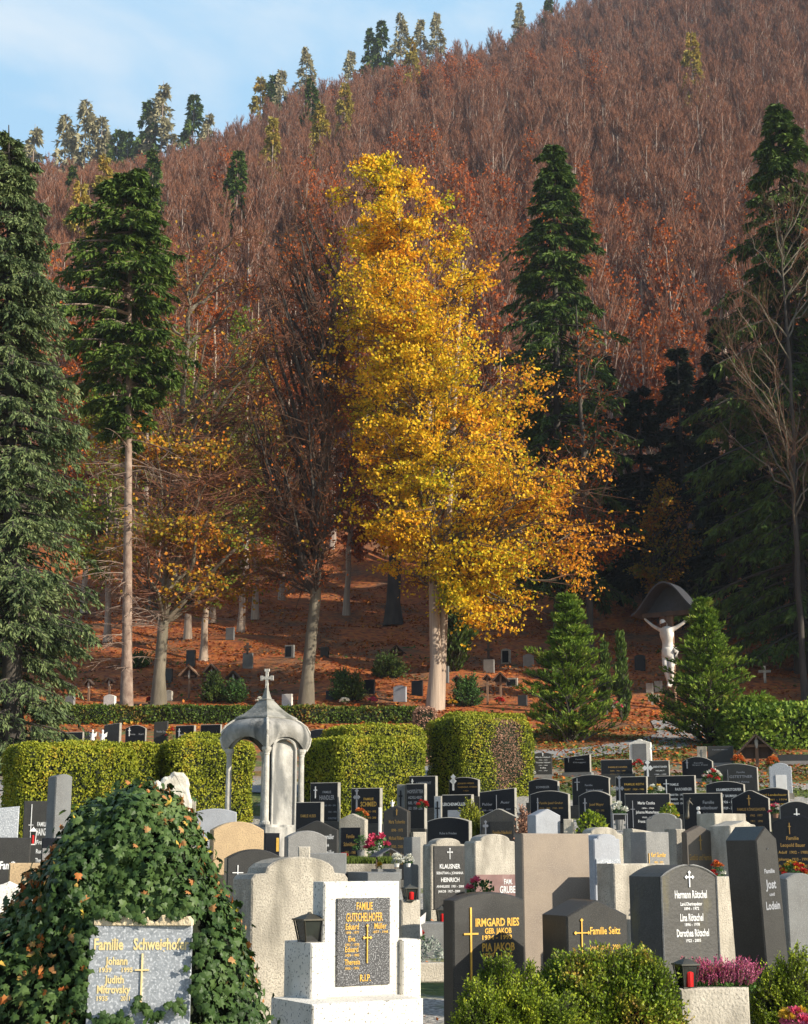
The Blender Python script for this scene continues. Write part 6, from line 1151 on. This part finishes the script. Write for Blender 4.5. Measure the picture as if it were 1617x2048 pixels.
# ================================================================ TOMBS ON THE LEAFY SLOPE
SG = 'small graves on the leafy slope'
def slope_stone(label, xl, xr, top, bottom, style='flat', m='dark_granite', yaw=-18, panel=None, cross=None):
    cx = (xl + xr) / 2; d = hit(cx, bottom); gravestone(label, xl, xr, top, d, yaw, .16, style, m, base='none', panel=panel, cross=cross, group=SG)
def shrine(label, xl, xr, top, bottom, d=None, yaw=-10, roofm='wood_dark', name='wooden_grave_cross', fig=True, group=SG):
    cx = (xl + xr) / 2; d = d or hit(cx, bottom); p = P(cx, top, d); z0 = gz(p.x, d); h = p.z - z0; w = (xr - xl) * mpp(top, d); t = thing(name, label, 'wooden grave cross', (p.x, d, z0), R(yaw), group)
    Geo().box((0, 0, h * .47), (.09, .08, h * .96)).obj('post', M['wood_brown'], t); Geo().box((0, .002, h * .68), (w * .55, .07, .08)).obj('crossbeam', M['wood_brown'], t)
    rs = w * .48; sl_ = math.atan2(rs, w / 2); Ls = math.hypot(rs, w / 2) * 1.06
    for s in (-1, 1): Geo().box((s * w / 4, 0, h - rs / 2), (Ls, .42, .05), ry=s * sl_).obj('roof_board', M[roofm], t)
    Geo().ext([(-w*.3, h - rs * 1.25), (w*.3, h - rs * 1.25), (w * .42, h - rs * .88), (0, h - .05), (-w * .42, h - rs * .88)], .10, .13).obj('back_board', M['wood_dark'], t)
    if fig: Geo().lathe([(.02, 0), (.05, .1), (.06, .22), (.03, .27), (.04, .33), (.01, .37)], (0, -.07, h * .60), 8).obj('carved_figure', M['column_stone'], t)
slope_stone('white stone with a little book between hedge and left conifer', 208, 230, 1389, 1418, 'arch', 'white_stone')
slope_stone('grey stone in the shade far left on the slope', 131, 148, 1391, 1418, 'arch', 'grey_stone')
shrine('small roofed wooden cross in the shade at far left of the slope', 170, 189, 1360, 1402); shrine('dim gabled wooden marker left of the pink trunk', 212, 229, 1357, 1396)
slope_stone('dark stone with bright right side uphill between two trunks', 373, 390, 1300, 1334)
shrine('broad reddish gabled wooden cross right of the grey trunk', 360, 400, 1332, 1396, roofm='wood_brown'); shrine('large dark gabled wooden cross, middle one of three', 408, 441, 1329, 1395); shrine('smaller dark gabled wooden cross, right one of three', 453, 483, 1343, 1396)
slope_stone('small dark stone just right of the grey trunk', 329, 344, 1337, 1366); slope_stone('pale little stone at the foot of the grey trunk', 329, 344, 1380, 1402, 'arch', 'concrete')
slope_stone('grey stone topped with a cross between the paired stems and dark beech', 486, 505, 1306, 1338, 'flat', 'grey_dull', cross=(.5, 1.12, .4, .6, 'wood_dark', 'plain', .08))
slope_stone('grey stone with dark niche left of the dark beech', 570, 588, 1290, 1316, 'flat', 'grey_stone', panel=('black_granite', .1, .75, .1, .9)); slope_stone('square white stone left of the dark beech foot', 564, 584, 1388, 1413, 'flat', 'white_stone')
slope_stone('dark stone right of the dark beech, high on the slope', 641, 657, 1294, 1316); shrine('steep gabled wooden shrine in the middle of the slope', 777, 811, 1291, 1334)
slope_stone('black upright stone with pink flowers in mid slope', 728, 749, 1359, 1388, m='black_granite'); slope_stone('small dark square stone low in mid slope', 652, 674, 1381, 1400, m='black_granite'); slope_stone('light grey arched stone low in mid slope', 787, 812, 1371, 1404, 'low', 'blue_grey_stone')
slope_stone('black stone just left of the golden trunk', 823, 845, 1361, 1392, m='black_granite'); slope_stone('dark stone high behind the low golden bough', 943, 959, 1182, 1206); slope_stone('arched black stone in a white surround right of the thuja', 1002, 1021, 1297, 1328, 'arch', 'concrete', panel=('black_granite', .15, .8, .1, .85))
slope_stone('dull green grey stone right of the thuja', 967, 988, 1319, 1346, 'flat', 'grey_stone'); slope_stone('grey framed dark stone behind the left bright conifer', 1012, 1035, 1356, 1374, 'flat', 'concrete', panel=('black_granite', .1, .85, .15, .85)); slope_stone('small dark stone at the edge of the left bright conifer', 1036, 1054, 1390, 1412)
slope_stone('small white stone high on the slope under the golden boughs', 992, 1003, 1166, 1182, 'flat', 'white_stone'); slope_stone('dark arched stone right of the columnar cypresses', 1269, 1290, 1309, 1342, 'arch', 'black_granite'); slope_stone('grey arched stone left of the left bright conifer top', 1046, 1067, 1308, 1334, 'arch', 'grey_stone')
slope_stone('low grey block stone, left one beneath the crucifix', 1292, 1306, 1366, 1386, 'flat', 'concrete'); slope_stone('low grey block stone, right one beneath the crucifix', 1309, 1324, 1362, 1384, 'flat', 'concrete'); slope_stone('thin stone slab leaning beneath the crucifix', 1296, 1318, 1388, 1404, 'slant', 'concrete')
slope_stone('dark stone beside the thuja foot', 889, 897, 1332, 1366, m='grey_dull'); slope_stone('shaded stone high above the leaf carpet at left', 452, 468, 1255, 1280, m='grey_dull')
shrine('tilted wooden gable marker right of the golden trunk', 985, 1018, 1346, 1408, fig=False); shrine('slim wooden cross right of the golden trunk', 966, 984, 1350, 1410, fig=False); shrine('wooden gabled cross behind the golden trunk roots', 905, 925, 1352, 1410, fig=False)
def plain_cross(label, px, top, bottom, wpx, m):
    d = hit(px, bottom); p = P(px, top, d); z0 = gz(p.x, d); h = p.z - z0; t = thing('grave_cross', label, 'grave cross', (p.x, d, z0), R(-10), SG); Geo().box((0, 0, h / 2), (.12, .10, h)).obj('upright', M[m], t); Geo().box((0, .002, h * .68), (wpx * mpp(top, d), .09, .12)).obj('crossbar', M[m], t)
plain_cross('grey stone cross standing right of the right bright conifer', 1529, 1332, 1366, 24, 'concrete'); plain_cross('thin pale cross among the stones beneath the crucifix', 1305, 1384, 1410, 18, 'concrete_light'); plain_cross('thin iron cross high right of the thuja', 977, 1285, 1330, 16, 'wood_dark'); plain_cross('small dark iron cross above the left slope', 496, 1285, 1312, 16, 'wood_dark')
for lab, px, tp, hf, bt in [('low dark juniper before the steep gabled shrine', 776, 1322, 22, 1356), ('small dark green bush beside the black upright stone', 704, 1364, 18, 1402), ('pointed little conifer left of the black upright stone', 683, 1352, 7, 1402), ('green bush at the golden trunk foot', 935, 1366, 16, 1412), ('dark bush between the three gabled crosses', 428, 1362, 12, 1404), ('round green bush behind the rightmost gabled cross', 470, 1374, 12, 1406), ('low green bush on the left slope below the leaf carpet', 275, 1320, 16, 1336)]:
    d = hit(px, bt); bush(lab, px, tp, hf, d, 'needles_green' if 'dark' in lab else 'plant_green', px, n=3500, size=.10, lump=.1)
shrine('large wooden gabled shrine below the conifer hedge at the right', 1474, 1551, 1470, 1540, d=44.5, yaw=-16, fig=True, group=None)
for i, (px, bt) in enumerate([(520, 1408), (690, 1408), (905, 1412), (1000, 1408), (745, 1408), (300, 1408), (600, 1406)]):
    flowers(['small potted flowers behind the canopy cross', 'potted white flowers low in mid slope', 'potted flowers right of the golden trunk', 'potted red flowers near the tilted gable', 'pink flowers before the black upright stone', 'small grave flowers left of the grey trunk', 'small grave flowers beside the square white stone'][i], px, bt, hit(px, bt + 3), 16, 12, [(['petal_white', 'petal_white', 'petal_yellow', 'petal_red', 'petal_pink', 'petal_red', 'petal_orange'][i], 7)], br=.10)
# ================================================================ AIR
hz = Geo().box((0, 240, 100), (980, 820, 480)).obj('haze', bpy.data.materials.new('haze_air')); tag(hz, 'thin bluish autumn haze in the air over the valley', 'haze', kind='stuff')
hm = hz.data.materials[0]; hm.use_nodes = True; t_ = hm.node_tree; t_.nodes.clear(); ho = N(t_, 'ShaderNodeOutputMaterial'); hv = N(t_, 'ShaderNodeVolumePrincipled')
hv.inputs['Color'].default_value = (.80, .88, 1.0, 1); hv.inputs['Density'].default_value = .0002; hv.inputs['Anisotropy'].default_value = .2; t_.links.new(hv.outputs[0], ho.inputs['Volume'])
